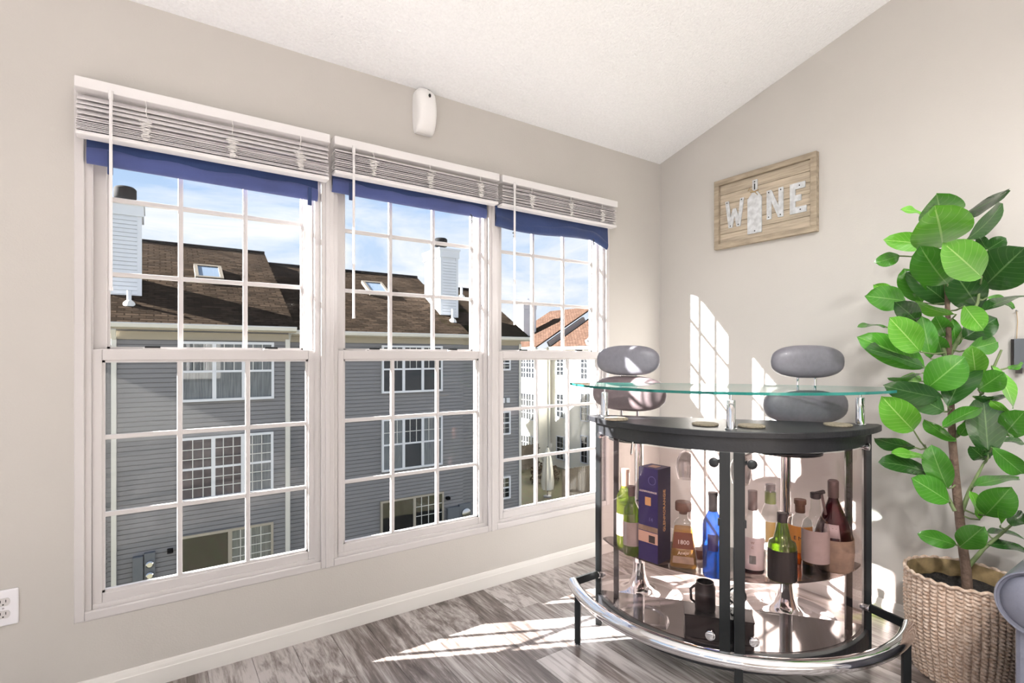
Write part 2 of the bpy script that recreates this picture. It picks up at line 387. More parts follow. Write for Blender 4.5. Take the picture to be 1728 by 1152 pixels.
cl = MB(); a = [(D+T, ZC-SL*T), (RY, ZR), (YB-T, ZBK-SL*T), (YB-T, ZBK-SL*T+.15), (RY, ZR+.15), (D+T, ZC-SL*T+.15)]
cl.prism_axis(a, XL-T, W+T, 0); struct(cl.build('ceiling', 'ceiling_popcorn'), 'white popcorn-textured sloping ceiling')
def baseboard(name, a, b, n):
    """moulded baseboard along a->b, n points into the room"""
    a = Vector(a); b = Vector(b); n = Vector(n); prof = [(0, 0), (.015, 0), (.015, .012), (.013, .055), (.011, .058), (.009, .068), (.006, .078), (.003, .081), (0, .081)]
    m = MB(); k = len(prof)
    vs_ = [a+n*p+UP*q for p, q in prof]+[b+n*p+UP*q for p, q in prof]
    m.add(vs_, [tuple(range(k)), tuple(reversed(range(k, 2*k)))]+[(i, (i+1) % k, k+(i+1) % k, k+i) for i in range(k)])
    return struct(m.build(name, 'white_trim'), 'white moulded baseboard along the wall')
baseboard('baseboard_front', (XL, D, 0), (W, D, 0), (0, -1, 0)); baseboard('baseboard_right', (W, D-.015, 0), (W, YB, 0), (-1, 0, 0))
# ------------------------------------------------------------------ three double-hung windows, mulled together
PITCH = (WX1-WX0)/3
WTXT = ['white double-hung window nearest the outlet, with grilles', 'white double-hung window in the middle of the three', 'white double-hung window nearest the room corner']
def window(i):
    x0 = WX0+PITCH*i; x1 = x0+PITCH
    r = root('window_%d' % (i+1), ((x0+x1)/2, D+.06, WZ0)); struct(r, WTXT[i])
    fr = MB().box(x0, x0+.048, D+.012, D+.118, WZ0, WZ1).box(x1-.048, x1, D+.012, D+.118, WZ0, WZ1).box(x0+.048, x1-.048, D+.012, D+.118, WZ1-.06, WZ1).box(x0+.048, x1-.048, D+.012, D+.118, WZ0, WZ0+.045)
    fo = fr.build('frame', 'white_vinyl', r, bevel=.002)
    st = MB()                                                     # face flange and stops
    st.box(x0, x0+.027, D-.003, D+.012, WZ0, WZ1).box(x1-.027, x1, D-.003, D+.012, WZ0, WZ1).box(x0+.027, x1-.027, D-.003, D+.012, WZ0, WZ0+.03)
    st.build('face_trim', 'white_vinyl', r, bevel=.003)
    def sash(nm, y0, y1, xa, xb, za, zb, sw, bw, tw):
        s = MB().box(xa, xa+sw, y0, y1, za, zb).box(xb-sw, xb, y0, y1, za, zb).box(xa+sw, xb-sw, y0, y1, za, za+bw).box(xa+sw, xb-sw, y0, y1, zb-tw, zb)
        so_ = s.build(nm, 'white_vinyl', r, bevel=.0025)
        gx0, gx1, gz0, gz1 = xa+sw, xb-sw, za+bw, zb-tw; ym = (y0+y1)/2
        bead = MB()
        for (p, q, u, v) in ((gx0, gx0+.008, gz0, gz1), (gx1-.008, gx1, gz0, gz1), (gx0, gx1, gz0, gz0+.008), (gx0, gx1, gz1-.008, gz1)): bead.box(p, q, ym-.009, ym+.009, u, v)
        bead.build('glazing_bead', 'white_vinyl', so_)
        MB().box(gx0, gx1, ym-.002, ym+.002, gz0, gz1).build('pane', 'window_glass', so_)
        for k in (1, 2):
            x = gx0+(gx1-gx0)*k/3; z = gz0+(gz1-gz0)*k/3
            MB().box(x-.0085, x+.0085, ym-.0085, ym+.0085, gz0, gz1).build('muntin', 'white_vinyl', so_, bevel=.003)
            MB().box(gx0, gx1, ym-.0075, ym+.0075, z-.0085, z+.0085).build('muntin', 'white_vinyl', so_, bevel=.003)
        return so_, gx0, gx1
    lo, g0, g1 = sash('lower_sash', D+.017, D+.049, x0+.030, x1-.030, WZ0+.032, 1.212, .044, .046, .038)
    up_, _, _ = sash('upper_sash', D+.053, D+.089, x0+.046, x1-.046, 1.178, WZ1-.055, .040, .036, .03)
    for u in (.26, .74):
        x = x0+PITCH*u
        lk = MB().box(x-.030, x+.030, D+.02, D+.046, 1.212, 1.218).build('lock_base', 'white_vinyl', lo, bevel=.002)
        MB().box(x-.022, x+.026, D+.028, D+.04, 1.218, 1.226).build('sash_lock', 'black_metal', lo, bevel=.002)
    return r
for i in range(3): window(i)
struct(MB().box(WX0+PITCH-.009, WX0+PITCH+.009, D-.008, D+.002, WZ0, WZ1-.1).build('trim_1', 'white_vinyl', bevel=.002), 'white cover strip between the first and middle windows')
struct(MB().box(WX0+2*PITCH-.009, WX0+2*PITCH+.009, D-.008, D+.002, WZ0, WZ1-.1).build('trim_2', 'white_vinyl', bevel=.002), 'white cover strip between the middle and corner windows')
# ------------------------------------------------------------------ venetian blinds pulled up, with wands and tangled cords
BT = ['white venetian blind drawn up over the window nearest the outlet', 'white venetian blind drawn up over the middle window', 'white venetian blind drawn up over the corner window']
def slat_mesh():
    m = MB(); n = 6; pts = []
    for k in range(n+1):
        u = k/n-.5; pts.append((u*.046, .0035*(1-4*u*u)))
    poly = pts+[(a, b-.0022) for a, b in reversed(pts)]
    return m.prism_axis(poly, -.5, .5, 0)
def blind(i, zlist, zbot, wand_px, wz, cords):
    x0 = WX0+PITCH*i+.008; x1 = x0+PITCH-.018; xc = (x0+x1)/2; L = x1-x0; yc = D-.050
    r = thing('venetian_blind', BT[i], 'blind', (xc, yc, zbot), 0, 'blinds over the three windows')
    MB().box(x0, x1, yc-.032, yc+.026, 2.072, 2.108).build('head_rail', 'blind_white', r, bevel=.003)
    src = None
    for k, (z, tilt) in enumerate(zlist):
        if src is None:
            src = slat_mesh().build('slat', 'blind_slat', r, local=True, smooth=40); o = src
        else: o = src.copy(); COL.objects.link(o); o.parent = r
        o.location = (random.uniform(-.002, .002), random.uniform(-.003, .003), z-zbot); o.scale = (L-.008, 1, 1); o.rotation_euler = (tilt, random.uniform(-.003, .003), 0)
    MB().box(x0+.002, x1-.002, yc-.026, yc+.024, zbot, zbot+.014).build('bottom_rail', 'blind_white', r, bevel=.004)
    for u in cords:
        cx_ = x0+L*u; y = yc-.036; zt = 2.072; zb = zbot+.012; pts = []
        zm = min(zt-.012, zb+.07)
        for k in range(4): pts.append((cx_+random.uniform(-.002, .002), y, zt+(zm-zt)*k/4))
        n = 75; ph = random.uniform(0, 6)
        for k in range(n):
            t = k/n; wdt = .021*(1-.55*t)
            pts.append((cx_+wdt*math.sin(k*1.75+ph)+random.uniform(-.005, .005), y-.004+.006*math.cos(k*1.3)+random.uniform(-.002, .002), zm+(zb-zm)*t+random.uniform(-.004, .004)))
        MB().tube(pts, .0011, 5).build('lift_cord', 'cord', r, smooth=60)
    wx = P(wand_px, 300, 1, yc-.045).x; yw = yc-.045
    wd = MB().tube([(wx, yw, 2.055), (wx, yw, wz)], .0052, 6).build('tilt_wand', 'blind_white', r)
    MB().tube([(wx, yw-.001, 2.075), (wx, yw, 2.045)], .007, 8).build('wand_hook', 'blind_white', wd)
    MB().tube([(wx, yw, wz), (wx, yw, wz-.012)], .0062, 8).build('wand_tip', 'blind_white', wd)
random.seed(11)
z = 1.940; s1 = []
for k in range(9): s1.append((z, random.uniform(-.06, .06))); z += .0052
for k in range(5): s1.append((1.990+.0165*k, .62))
blind(0, s1, 1.920, 187, 1.42, (.235, .56, .855))
s2 = [(1.977+.0066*k, random.uniform(-.08, .08)) for k in range(13)]
blind(1, s2, 1.955, 597, 1.36, (.2, .53, .86))
s3 = [(1.975+.0068*k, random.uniform(-.08, .08)) for k in range(13)]
blind(2, s3, 1.953, 868.5, 1.36, (.22, .55, .84))
# ------------------------------------------------------------------ navy cloth shades rolled up under the blinds
def shade(i, label, tops, bots, xr, straps, light):
    """cloth panel: a flat upper flap and a fat roll below it; tops/bots = profile along x"""
    x0, x1 = xr; n = 26; yc = D
    r = thing('cloth_shade', label, 'shade', ((x0+x1)/2, yc, bots(.5)), 0, 'navy cloth shades rolled up under the blinds')
    ring = 16; m = MB(); fv = MB()
    for k in range(n+1):
        u = k/n; x = x0+(x1-x0)*u; zb = bots(u); zt = tops(u); h = (zt-zb); rr = min(.030, h*.5)*(1+.06*math.sin(9*u+i)+.05*math.sin(23*u))
        for j in range(ring):
            g = 2*math.pi*j/ring; m.v.append(Vector((x, yc-.004+.55*rr*math.cos(g), zb+rr+rr*math.sin(g))))
        fv.v += [Vector((x, yc-.004-.012-.003*math.sin(7*u), zb+rr*.9)), Vector((x, yc-.003-.010, zt))]
        fv.v += [Vector((x, yc-.001, zb+rr*.9)), Vector((x, yc, zt))]
    for k in range(n):
        for j in range(ring):
            l = (j+1) % ring; m.f.append((k*ring+j, (k+1)*ring+j, (k+1)*ring+l, k*ring+l))
        a, b = 4*k, 4*k+4
        fv.f += [(a, b, b+1, a+1), (a+2, a+3, b+3, b+2), (a+1, b+1, b+3, a+3), (a, a+2, b+2, b)]
    m.f += [tuple(range(ring)), tuple(n*ring+j for j in reversed(range(ring)))]; fv.f += [(0, 1, 3, 2), (4*n, 4*n+2, 4*n+3, 4*n+1)]
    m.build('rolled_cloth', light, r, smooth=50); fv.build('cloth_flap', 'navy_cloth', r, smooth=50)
    for (u, ln, kind) in straps:
        x = x0+(x1-x0)*u; zb = bots(u)
        if kind == 'strap': MB().box(x-.008, x+.008, yc-.024, yc-.016, zb-ln, zb+.05).build('tie_strap', 'navy_cloth', r, bevel=.002)
        else:
            pts = [(x+.010*math.sin(t)*(1 if t < 4 else -1), yc-.022, zb+.006-ln*t/6.0) for t in [q*.45 for q in range(15)]]
            MB().tube(pts, .0022, 6).build('tie_cord', 'black_plastic', r, smooth=60)
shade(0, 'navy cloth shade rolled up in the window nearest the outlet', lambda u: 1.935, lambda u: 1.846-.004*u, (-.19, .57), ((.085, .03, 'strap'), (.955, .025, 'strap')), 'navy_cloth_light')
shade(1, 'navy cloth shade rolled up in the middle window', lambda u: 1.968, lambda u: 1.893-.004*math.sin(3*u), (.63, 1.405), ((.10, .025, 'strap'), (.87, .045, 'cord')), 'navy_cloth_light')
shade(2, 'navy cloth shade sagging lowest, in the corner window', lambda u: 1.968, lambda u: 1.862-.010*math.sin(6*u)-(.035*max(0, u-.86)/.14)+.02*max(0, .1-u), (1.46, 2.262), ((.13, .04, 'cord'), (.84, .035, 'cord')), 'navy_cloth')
# ------------------------------------------------------------------ added fill lamps, out of view: two uplighters, then two spotlights
pm('lamp_metal', (.5, .48, .45), .3, metal=1); emis('fill_lamp_bulb', (1, .96, .91), 6)
def fill_uplighter(x, y, label):
    r = thing('fill_floor_lamp', label, 'lamp', (x, y, 0), 0, 'fill uplighters added behind the viewer')
    MB().lathe([(.14, 0), (.14, .02), (.03, .035), (.012, .05)], (x, y, 0)).build('base', 'lamp_metal', r, smooth=40)
    MB().tube([(x, y, .04), (x, y, 1.72)], .011, 10).build('pole', 'lamp_metal', r, smooth=40)
    MB().lathe([(.02, 1.70), (.10, 1.735), (.19, 1.80), (.20, 1.83), (.192, 1.83), (.18, 1.80), (.095, 1.745), (.0, 1.735)], (x, y, 0), 36).build('bowl', 'lamp_metal', r, smooth=40)
    MB().lathe([(.0, 1.752), (.06, 1.752), (.06, 1.772), (.0, 1.775)], (x, y, 0), 20).build('bulb', 'fill_lamp_bulb', r, smooth=40)
    li = bpy.data.lights.new('fill_lamp_light', 'AREA'); li.shape = 'DISK'; li.size = .30; li.energy = FILL_LAMP; li.color = (1, .985, .965)
    lo = bpy.data.objects.new('fill_lamp_light', li); COL.objects.link(lo); lo.parent = r; lo.location = (0, 0, 1.80); lo.rotation_euler = (math.pi, 0, 0)
fill_uplighter(-1.4, -.9, 'added fill floor lamp behind the viewer, further from the sign wall'); fill_uplighter(1.5, -2.2, 'added fill floor lamp behind the viewer, nearer the sign wall')
def spotlight(x, y, aim, label):  # unseen extra lamp, added to lift the right wall and the bar
    zc = ZR-SL*abs(y-RY); c = Vector((x, y, zc-.22)); d = (Vector(aim)-c).normalized()
    r = thing('fill_spotlight', label, 'lamp', (x, y, zc-.35), 0, 'fill spotlights added on the vault behind the viewer')
    MB().lathe([(0, zc-.03), (.05, zc-.03), (.055, zc+.05)], (x, y, 0), 20).build('canopy', 'lamp_metal', r, smooth=40)
    MB().tube([(x, y, zc-.02), (x, y, zc-.20)], .008, 8).build('stem', 'lamp_metal', r, smooth=40)
    MB().tube([c-d*.10, c-d*.09, c+d*.04], [.05, .11, .13], 20).build('housing', 'lamp_metal', r, smooth=40)
    MB().tube([c+d*.042, c+d*.046], [.115, .115], 20).build('lens', 'fill_lamp_bulb', r, smooth=40)
    li = bpy.data.lights.new('fill_spot_light', 'SPOT'); li.energy = SPOT*10; li.spot_size = math.radians(64); li.spot_blend = 1; li.shadow_soft_size = .11; li.color = (1, .985, .965)
    lo = bpy.data.objects.new('fill_spot_light', li); COL.objects.link(lo); lo.parent = r; lo.location = c+d*.16-Vector((x, y, zc-.35)); lo.rotation_euler = d.to_track_quat('-Z', 'Y').to_euler()
spotlight(-.7, -.7, (2.75, 1.4, .35), 'added ceiling fill light behind the viewer, further from the sign wall'); spotlight(.5, -1.1, (2.75, .9, .3), 'added ceiling fill light behind the viewer, nearer the sign wall')
# ------------------------------------------------------------------ wall fittings
def outlet(name, label, c, sc=1.0):
    c = Vector(c); r = thing(name, label, 'outlet', (c.x, D, c.z-.0575))
    MB().box(c.x-.036*sc, c.x+.036*sc, D-.007, D, c.z-.0575, c.z+.0575).build('plate', 'outlet_white', r, bevel=.004)
    for dz in (.0195, -.0195):
        q = [(c.x+.0165*math.cos(t)*1.0, c.z+dz+max(-.0125, min(.0125, .0165*math.sin(t)))) for t in [2*math.pi*k/24 for k in range(24)]]
        rc = MB().prism_axis(q, D-.009, D-.006, 1).build('receptacle', 'white_vinyl', r)
        h = MB()
        for dx, w in ((-.0065, .0012), (.0065, .0010)): h.box(c.x+dx-w, c.x+dx+w, D-.0094, D-.0085, c.z+dz-.001, c.z+dz+.0075)
        h.tube([(c.x, D-.0094, c.z+dz-.0075), (c.x, D-.0085, c.z+dz-.0075)], .0024, 8); h.build('slot', 'dark_hole', rc)
    MB().tube([(c.x, D-.0085, c.z), (c.x, D-.006, c.z)], .003, 8).build('screw', 'steel', r)
o1 = P(32, 1000, 1, D)
outlet('wall_outlet', 'white double outlet on the wall beside the windows, at the lower left', (o1.x-.036, D, .385))
o2 = P(1055, 832, 1, D)
outlet('wall_outlet', 'outlet on the window wall seen through the glass bar', (o2.x, D, .40))
def freshener():
    c = P(713, 190, 1, D); x = c.x; z0, z1 = 2.238, 2.452
    r = thing('air_freshener', 'white automatic air freshener high on the wall under the ceiling', 'dispenser', (x, D, z0))
    m = MB(); lev = 18; ring = 20
    for i in range(lev+1):
        t = i/lev; z = z0+(z1-z0)*t
        w = .052*(1-.10*(2*t-1)**2)*(1 if t < .82 else 1-.45*((t-.82)/.18)**2)*(.9+.1*min(1, t/.06))
        d = .030+.046*math.sin(math.pi*min(1, .22+t*.66))
        if t < .22: d *= .62+.38*(t/.22)**.5
        if t > .82: d *= 1-.45*((t-.82)/.18)**2
        for k in range(ring):
            a = math.pi*k/(ring-1); m.v.append(Vector((x-w*math.copysign(abs(math.cos(a))**.6, math.cos(a)), D-.001-d*abs(math.sin(a))**.55, z)))
    for i in range(lev):
        for k in range(ring-1): m.f.append((i*ring+k, i*ring+k+1, (i+1)*ring+k+1, (i+1)*ring+k))
        m.f.append((i*ring, (i+1)*ring, (i+1)*ring+ring-1, i*ring+ring-1))
    m.f += [tuple(range(ring)), tuple(lev*ring+k for k in reversed(range(ring)))]
    m.build('housing', 'white_plastic', r, smooth=50)
    yf = D-.001-.075
    MB().ellipsoid((x+.004, yf+.004, z0+.162), ((.0065, 0, 0), (0, .004, 0), (0, 0, .009)), 14, 8).build('nozzle_hole', 'dark_hole', r, smooth=60)
    for dx in (-.002, .0045): MB().ellipsoid((x+.004+dx, yf+.016, z0+.193), ((.0016, 0, 0), (0, .002, 0), (0, 0, .0016)), 8, 6).build('indicator', 'dark_hole', r)
    MB().ellipsoid((x-.008, yf+.0005, z0+.088), ((.002, 0, 0), (0, .0015, 0), (0, 0, .002)), 8, 6).build('sensor', 'blind_white', r)
freshener()
# ------------------------------------------------------------------ wooden sign on the right wall
def sign():
    y0, y1, z0, z1 = 1.298, 1.875, 1.811, 2.211; X = W
    r = thing('wooden_sign', 'framed wooden board sign reading WINE on the wall beside the plant', 'sign', (X, (y0+y1)/2, z0))
    fw = .030
    for (a, b, c, d) in ((y0, y1, z0, z0+fw), (y0, y1, z1-fw, z1), (y0, y0+fw, z0+fw, z1-fw), (y1-fw, y1, z0+fw, z1-fw)):
        MB().box(X-.030, X-.001, a, b, c, d).build('frame_rail', 'sign_frame', r, bevel=.002)
    n = 6; hz = (z1-z0-2*fw)/n
    for k in range(n): MB().box(X-.014+random.uniform(-.0006, .0006), X-.001, y0+fw, y1-fw, z0+fw+hz*k+.0009, z0+fw+hz*(k+1)-.0009).build('board', 'sign_wood', r, bevel=.0015)
    zc = (z0+z1)/2-.012; xf = X-.0145
    def pts2(poly, nm='letter'):
        """poly in (s, z): s runs to the right as read"""
        m = MB(); q = [(y1-s, z) for s, z in poly]; m.prism_axis(q, xf-.006, xf, 0); return m.build(nm, 'sign_white', r, bevel=.0008)
    def screw(o, s, z): MB().tube([(xf-.0075, y1-s, z), (xf-.004, y1-s, z)], .0035, 8).build('screw', 'dark_hole', o)
    b = z0+.112; t = z0+.268; h = t-b
    w = pts2([(.066, t), (.089, t), (.100, b+.060), (.115, t-.05), (.134, t-.05), (.149, b+.060), (.160, t), (.183, t), (.161, b), (.138, b), (.1245, b+.062), (.111, b), (.088, b)])
    for s, z in ((.079, t-.010), (.170, t-.010), (.100, b+.010), (.149, b+.010)): screw(w, s, z)
    bb, bs, bt_ = z0+.054, z0+.248, z0+.348
    bt = pts2([(.204, bb), (.287, bb), (.287, bs), (.270, bs+.022), (.262, bs+.034), (.262, bt_), (.233, bt_), (.233, bs+.034), (.225, bs+.022), (.204, bs)], 'bottle_shape')
    sc_ = .2475
    screw(bt, sc_, bb+.012); screw(bt, sc_, bt_-.012)
    MB().obox((xf-.0065, y1-sc_, bt_-.038), (.001, 0, 0), (0, .003, 0), (0, 0, .016)).build('slot_mark', 'dark_hole', bt)
    zt_ = bs+.036
    MB().tube([(xf-.009, y1-.225, zt_), (xf-.011, y1-sc_, zt_-.004), (xf-.009, y1-.270, zt_+.002)], .0035, 6).build('twine', 'twine', r, smooth=60)
    MB().tube([(xf-.010, y1-sc_+.002, zt_-.004), (xf-.013, y1-.222, zt_+.022), (xf-.011, y1-.212, zt_+.010)], .0022, 6).build('twine_bow', 'twine', r, smooth=60)
    MB().tube([(xf-.010, y1-sc_-.002, zt_-.004), (xf-.013, y1-.268, zt_-.024)], .0022, 6).build('twine_end', 'twine', r, smooth=60)
    nn = pts2([(.315, b), (.315, t), (.341, t), (.380, b+.062), (.380, t), (.4055, t), (.4055, b), (.378, b), (.341, t-.062), (.341, b)])
    for s, z in ((.327, t-.012), (.393, t-.012), (.327, b+.012), (.391, b+.012)): screw(nn, s, z)
    mz = (b+t)/2
    ee = pts2([(.440, b), (.524, b), (.524, b+.032), (.468, b+.032), (.468, mz-.016), (.498, mz-.016), (.498, mz+.016), (.468, mz+.016), (.468, t-.032), (.518, t-.032), (.518, t), (.440, t)])
    for s, z in ((.490, t-.016), (.494, b+.016)): screw(ee, s, z)
sign()
def plaque():
    a = P(1705, 572, 0, W-.02); b = P(1713, 620, 0, W-.02); ya = a.y; zt, zb = a.z, b.z
    r = thing('wall_plaque', 'dark wooden plaque hung from a nail at the right edge, beside the plant', 'plaque', (W, ya-.06, zb))
    MB().box(W-.016, W-.001, ya-.115, ya, zb, zt).build('back_board', 'dark_wood', r, bevel=.001)
    MB().box(W-.030, W-.016, ya-.115, ya-.012, zb-.002, zt+.001).build('front_board', 'meter_grey', r, bevel=.001)
    MB().box(W-.030, W-.018, ya-.034, ya-.016, zb-.022, zb-.002).build('peg', 'dark_wood', r, bevel=.001)
    yn = P(1717, 525, 0, W).y; zn = P(1717, 525, 0, W).z
    MB().tube([(W-.012, yn, zn), (W-.003, yn-.001, zn-.04), (W-.012, yn, zt)], .0012, 5).build('string', 'twine', r)
    MB().tube([(W, yn, zn), (W-.018, yn, zn+.002)], .003, 8).build('nail', 'steel', r)
plaque()
# ================================================================== the corner bar
BM = Vector((1.95, 1.30, 0)); BA = math.atan2(-.783, .622)
BT_ = Vector((math.cos(BA), math.sin(BA), 0)); BN = Vector((BT_.y, -BT_.x, 0))      # along the bar, towards the front
def BW(t, n, z=0): return BM+BT_*t+BN*n+UP*z                                          # bar coordinates -> world
def arc(R, sag, p0, p1, n):
    """points (x, y) of the front arc in the bar's own frame (front is -y)"""
    c = R-sag; return [(R*math.sin(p0+(p1-p0)*k/n), c-R*math.cos(p0+(p1-p0)*k/n)) for k in range(n+1)]
def arcR(half, sag): R = (half*half+sag*sag)/(2*sag); return R, math.asin(min(1, half/R))
CT = .925                                                                            # counter height
def band(m, R, sag, p0, p1, n, th, z0, z1):
    o = arc(R, sag, p0, p1, n); i_ = arc(R-th, sag-th, p0, p1, n); m.prism(o+i_[::-1], z0, z1); return m
def make_bar():
    r = thing('home_bar', 'black curved home bar with tinted glass doors and chrome foot rail', 'bar', BM, BA)
    R, ph = arcR(.52, .34)
    Rt, pt = arcR(.565, .355)
    top = arc(Rt, .355, -pt, pt, 40); top = [(-.565, .035)]+top+[(.565, .035)]
    MB().prism(top, CT-.024, CT).build('counter_top', 'black_wood', r, bevel=.003, local=True)
    m = MB(); band(m, R, .34, -ph, ph, 40, .018, CT-.075, CT-.024); m.build('fascia', 'black_wood', r, smooth=40, local=True)
    Rb, pb = arcR(.525, .345); base = arc(Rb, .345, -pb, pb, 40)
    base = [(-.525, .03)]+base+[(.525, .03)]
    MB().prism(base, .078, .140).build('base', 'black_wood', r, bevel=.003, local=True)
    Rb2, pb2 = arcR(.495, .310); MB().prism([(-.495, .025)]+arc(Rb2, .310, -pb2, pb2, 40)+[(.495, .025)], .140, .1415).build('base_panel', 'black_gloss', r, local=True)
    for s in (-1, 1):
        MB().box(s*.515-.013, s*.515+.013, -.013, .013, .0, CT-.024).build('corner_post', 'black_metal', r, bevel=.002, local=True)
        u_ = .446 if s > 0 else -.435; MB().box(u_-.011, u_+.011, -.038, -.016, .1415, CT-.024).build('shelf_upright', 'black_metal', r, bevel=.002, local=True)
    # doors: curved tinted glass on a black stile
    g = .006/R; stw = .036/R
    for s in (-1, 1):
        a0, a1 = (g, ph-.035); p0, p1 = (a0, a1) if s > 0 else (-a1, -a0)
        m = MB(); band(m, R-.004, .336, p0, p1, 26, .005, .150, CT-.082); d = m.build('glass_door', 'tinted_glass', r, smooth=40, local=True)
        q0, q1 = (a0, a0+stw) if s > 0 else (-a0-stw, -a0)
        m = MB(); band(m, R+.004, .344, q0, q1, 4, .020, .142, CT-.076); m.build('stile', 'black_metal', d, local=True, bevel=.001)
        pk = s*(a0+stw+.030); c = R-.34; kx, ky = (R+.0)*math.sin(pk), c-R*math.cos(pk); dx, dy = math.sin(pk), -math.cos(pk)
        m = MB(); m.tube([(kx-dx*.012, ky-dy*.012, .815), (kx+dx*.012, ky+dy*.012, .815), (kx+dx*.014, ky+dy*.014, .815), (kx+dx*.032, ky+dy*.032, .815), (kx+dx*.036, ky+dy*.036, .815)], [.007, .007, .015, .017, .012], 16); m.build('knob', 'black_metal', d, smooth=40, local=True)
        m = MB(); pa = s*(a0+stw); ax_, ay_ = R*math.sin(pa), c-R*math.cos(pa); m.bar((ax_, ay_, .815), (kx, ky, .815), .012, .012); m.build('knob_arm', 'black_metal', d, local=True)
        pk2 = s*(a0+stw+.008); m = MB(); m.bar((R*math.sin(pa-.01*s), c-R*math.cos(pa), .60), (R*math.sin(pk2), c-R*math.cos(pk2), .60), .012, .026); m.build('catch_block', 'black_metal', d, local=True)
        pk3 = s*(a0+stw+.052); hx, hy, ex, ey = R*math.sin(pk3), c-R*math.cos(pk3), math.sin(pk3), -math.cos(pk3)
        MB().tube([(hx, hy, .192), (hx+ex*.008, hy+ey*.008, .192), (hx+ex*.010, hy+ey*.010, .192)], [.017, .017, .013], 20).build('magnet_plate', 'chrome', d, smooth=40, local=True)
        for z in (.845, .235):
            pk4 = s*(ph-.075); hx, hy, ex, ey = R*math.sin(pk4), c-R*math.cos(pk4), math.sin(pk4), -math.cos(pk4)
            MB().tube([(hx-ex*.02, hy-ey*.02, z), (hx+ex*.004, hy+ey*.004, z), (hx+ex*.010, hy+ey*.010, z), (hx+ex*.012, hy+ey*.012, z)], [.007, .014, .014, .009], 18).build('hinge', 'chrome', d, smooth=40, local=True)
    Rs, ps = arcR(.495, .295); sh = arc(Rs, .295, -ps, ps, 36); bk = [(.42*math.cos(math.pi*k/12)*1.16, .02+.02*math.sin(math.pi*k/12)) for k in range(1, 12)]
    so_ = MB().prism(sh+bk, .377, .385).build('glass_shelf', 'shelf_glass', r, local=True); 
    # raised glass top on three chrome pillars
    Rg, pg = arcR(.64, .43); gt = arc(Rg, .46, -pg, pg, 48); Rk = 2.2; k = math.asin(.64/Rk)
    back = [(Rk*math.sin(k-2*k*j/20), (gt[0][1]-.0)+ (Rk*math.cos(k-2*k*j/20)-Rk*math.cos(k))) for j in range(1, 20)]
    gp = gt+back
    MB().prism(gp, 1.0605, 1.0695).build('glass_top', 'top_glass', r, local=True)
    e = MB(); n = len(gp)
    inn = [Vector((x, y, 0)) for x, y in gp]
    for j in range(n):
        p, q = inn[j], inn[(j+1) % n]; 
        e.v += [Vector((p.x, p.y, 1.0602)), Vector((p.x, p.y, 1.0698)), Vector((p.x*.996, p.y*.996+.0002, 1.0602)), Vector((p.x*.996, p.y*.996+.0002, 1.0698))]
    for j in range(n):
        a, b = 4*j, 4*((j+1) % n); e.f += [(a, b, b+1, a+1), (a+2, a+3, b+3, b+2), (a+1, b+1, b+3, a+3), (a, a+2, b+2, b)]
    go = e.build('glass_edge', 'glass_edge', r, local=True)
    for (t, y) in ((-.485, -.03), (0, -.305), (.485, -.03)):
        p = MB().lathe([(.0, CT), (.020, CT), (.020, CT+.004), (.0155, CT+.006), (.0155, CT+.104), (.0145, CT+.106), (.004, CT+.107), (.004, CT+.128), (.014, CT+.130), (.014, 1.0604), (0, 1.0604)], (t, y, 0), 24).build('glass_pillar', 'chrome', r, smooth=40, local=True)
    # foot rail
    cy0 = .1135; Rr = .652; pr = math.asin(.6075/Rr); rail = [(Rr*math.sin(-pr+2*pr*k/48), cy0-Rr*math.cos(-pr+2*pr*k/48), .222) for k in range(49)]
    MB().tube(rail, .0235, 18).build('foot_rail', 'chrome', r, smooth=50, local=True)
    for s in (-1, 1):
        MB().bar((s*.515, -.005, .225), (s*.600, -.118, .225), .010, .032).build('rail_bracket', 'black_metal', r, local=True, bevel=.001)
    for p in (-1.075, 0, 1.075):
        x, y = Rr*math.sin(p), cy0-Rr*math.cos(p)
        lg = MB().box(x-.012, x+.012, y-.012, y+.012, .012, .212).build('rail_leg', 'black_metal', r, local=True, bevel=.002)
        MB().lathe([(.0, 0), (.015, 0), (.015, .007), (.006, .012), (.006, .02)], (x, y, 0), 16).build('foot', 'chrome', lg, smooth=40, local=True)
    # wire rack for the stemware under the counter
    for x in (-.32, -.25, -.06, .01, .20, .27): MB().tube([(x, .0, CT-.045), (x, -.20, CT-.045), (x, -.20, CT-.024)], .0028, 6).build('stemware_wire', 'steel', r, smooth=60, local=True)
    MB().tube([(-.36, .02, CT-.06), (-.36, -.10, CT-.085), (-.36, -.19, CT-.13)], .0035, 6).build('hook_wire', 'steel', r, local=True)
    MB().tube([(.13, -.12, CT-.06), (.10, -.15, CT-.10), (.04, -.17, CT-.13)], .0035, 6).build('hook_wire', 'steel', r, local=True)
    return r
bar = make_bar()
SZ = .385
def at_px(px, py, z, back):
    """point at height z seen at a pixel, pushed back by the thing's radius"""
    p = P(px, py, 2, z); d = Vector((p.x, p.y, 0)).normalized(); return p+d*back
# coasters on the counter
CL = ['sunlit cork coaster at the window end of the bar counter', 'round cork coaster on the counter, window side of the middle pillar', 'round cork coaster on the counter, plant side of the middle pillar', 'round cork coaster by the pillar nearest the plant']
for k, (px, py) in enumerate(((1040, 708), (1190, 717), (1268, 720), (1414, 718))):
    p = P(px, py, 2, CT)
    tag(MB().lathe([(0, 0), (.046, 0), (.048, .002), (.048, .006), (.046, .008), (0, .008)], (p.x, p.y, CT), 32).build('coaster', 'cork', smooth=40), CL[k], 'coaster', 'coasters on the bar counter')
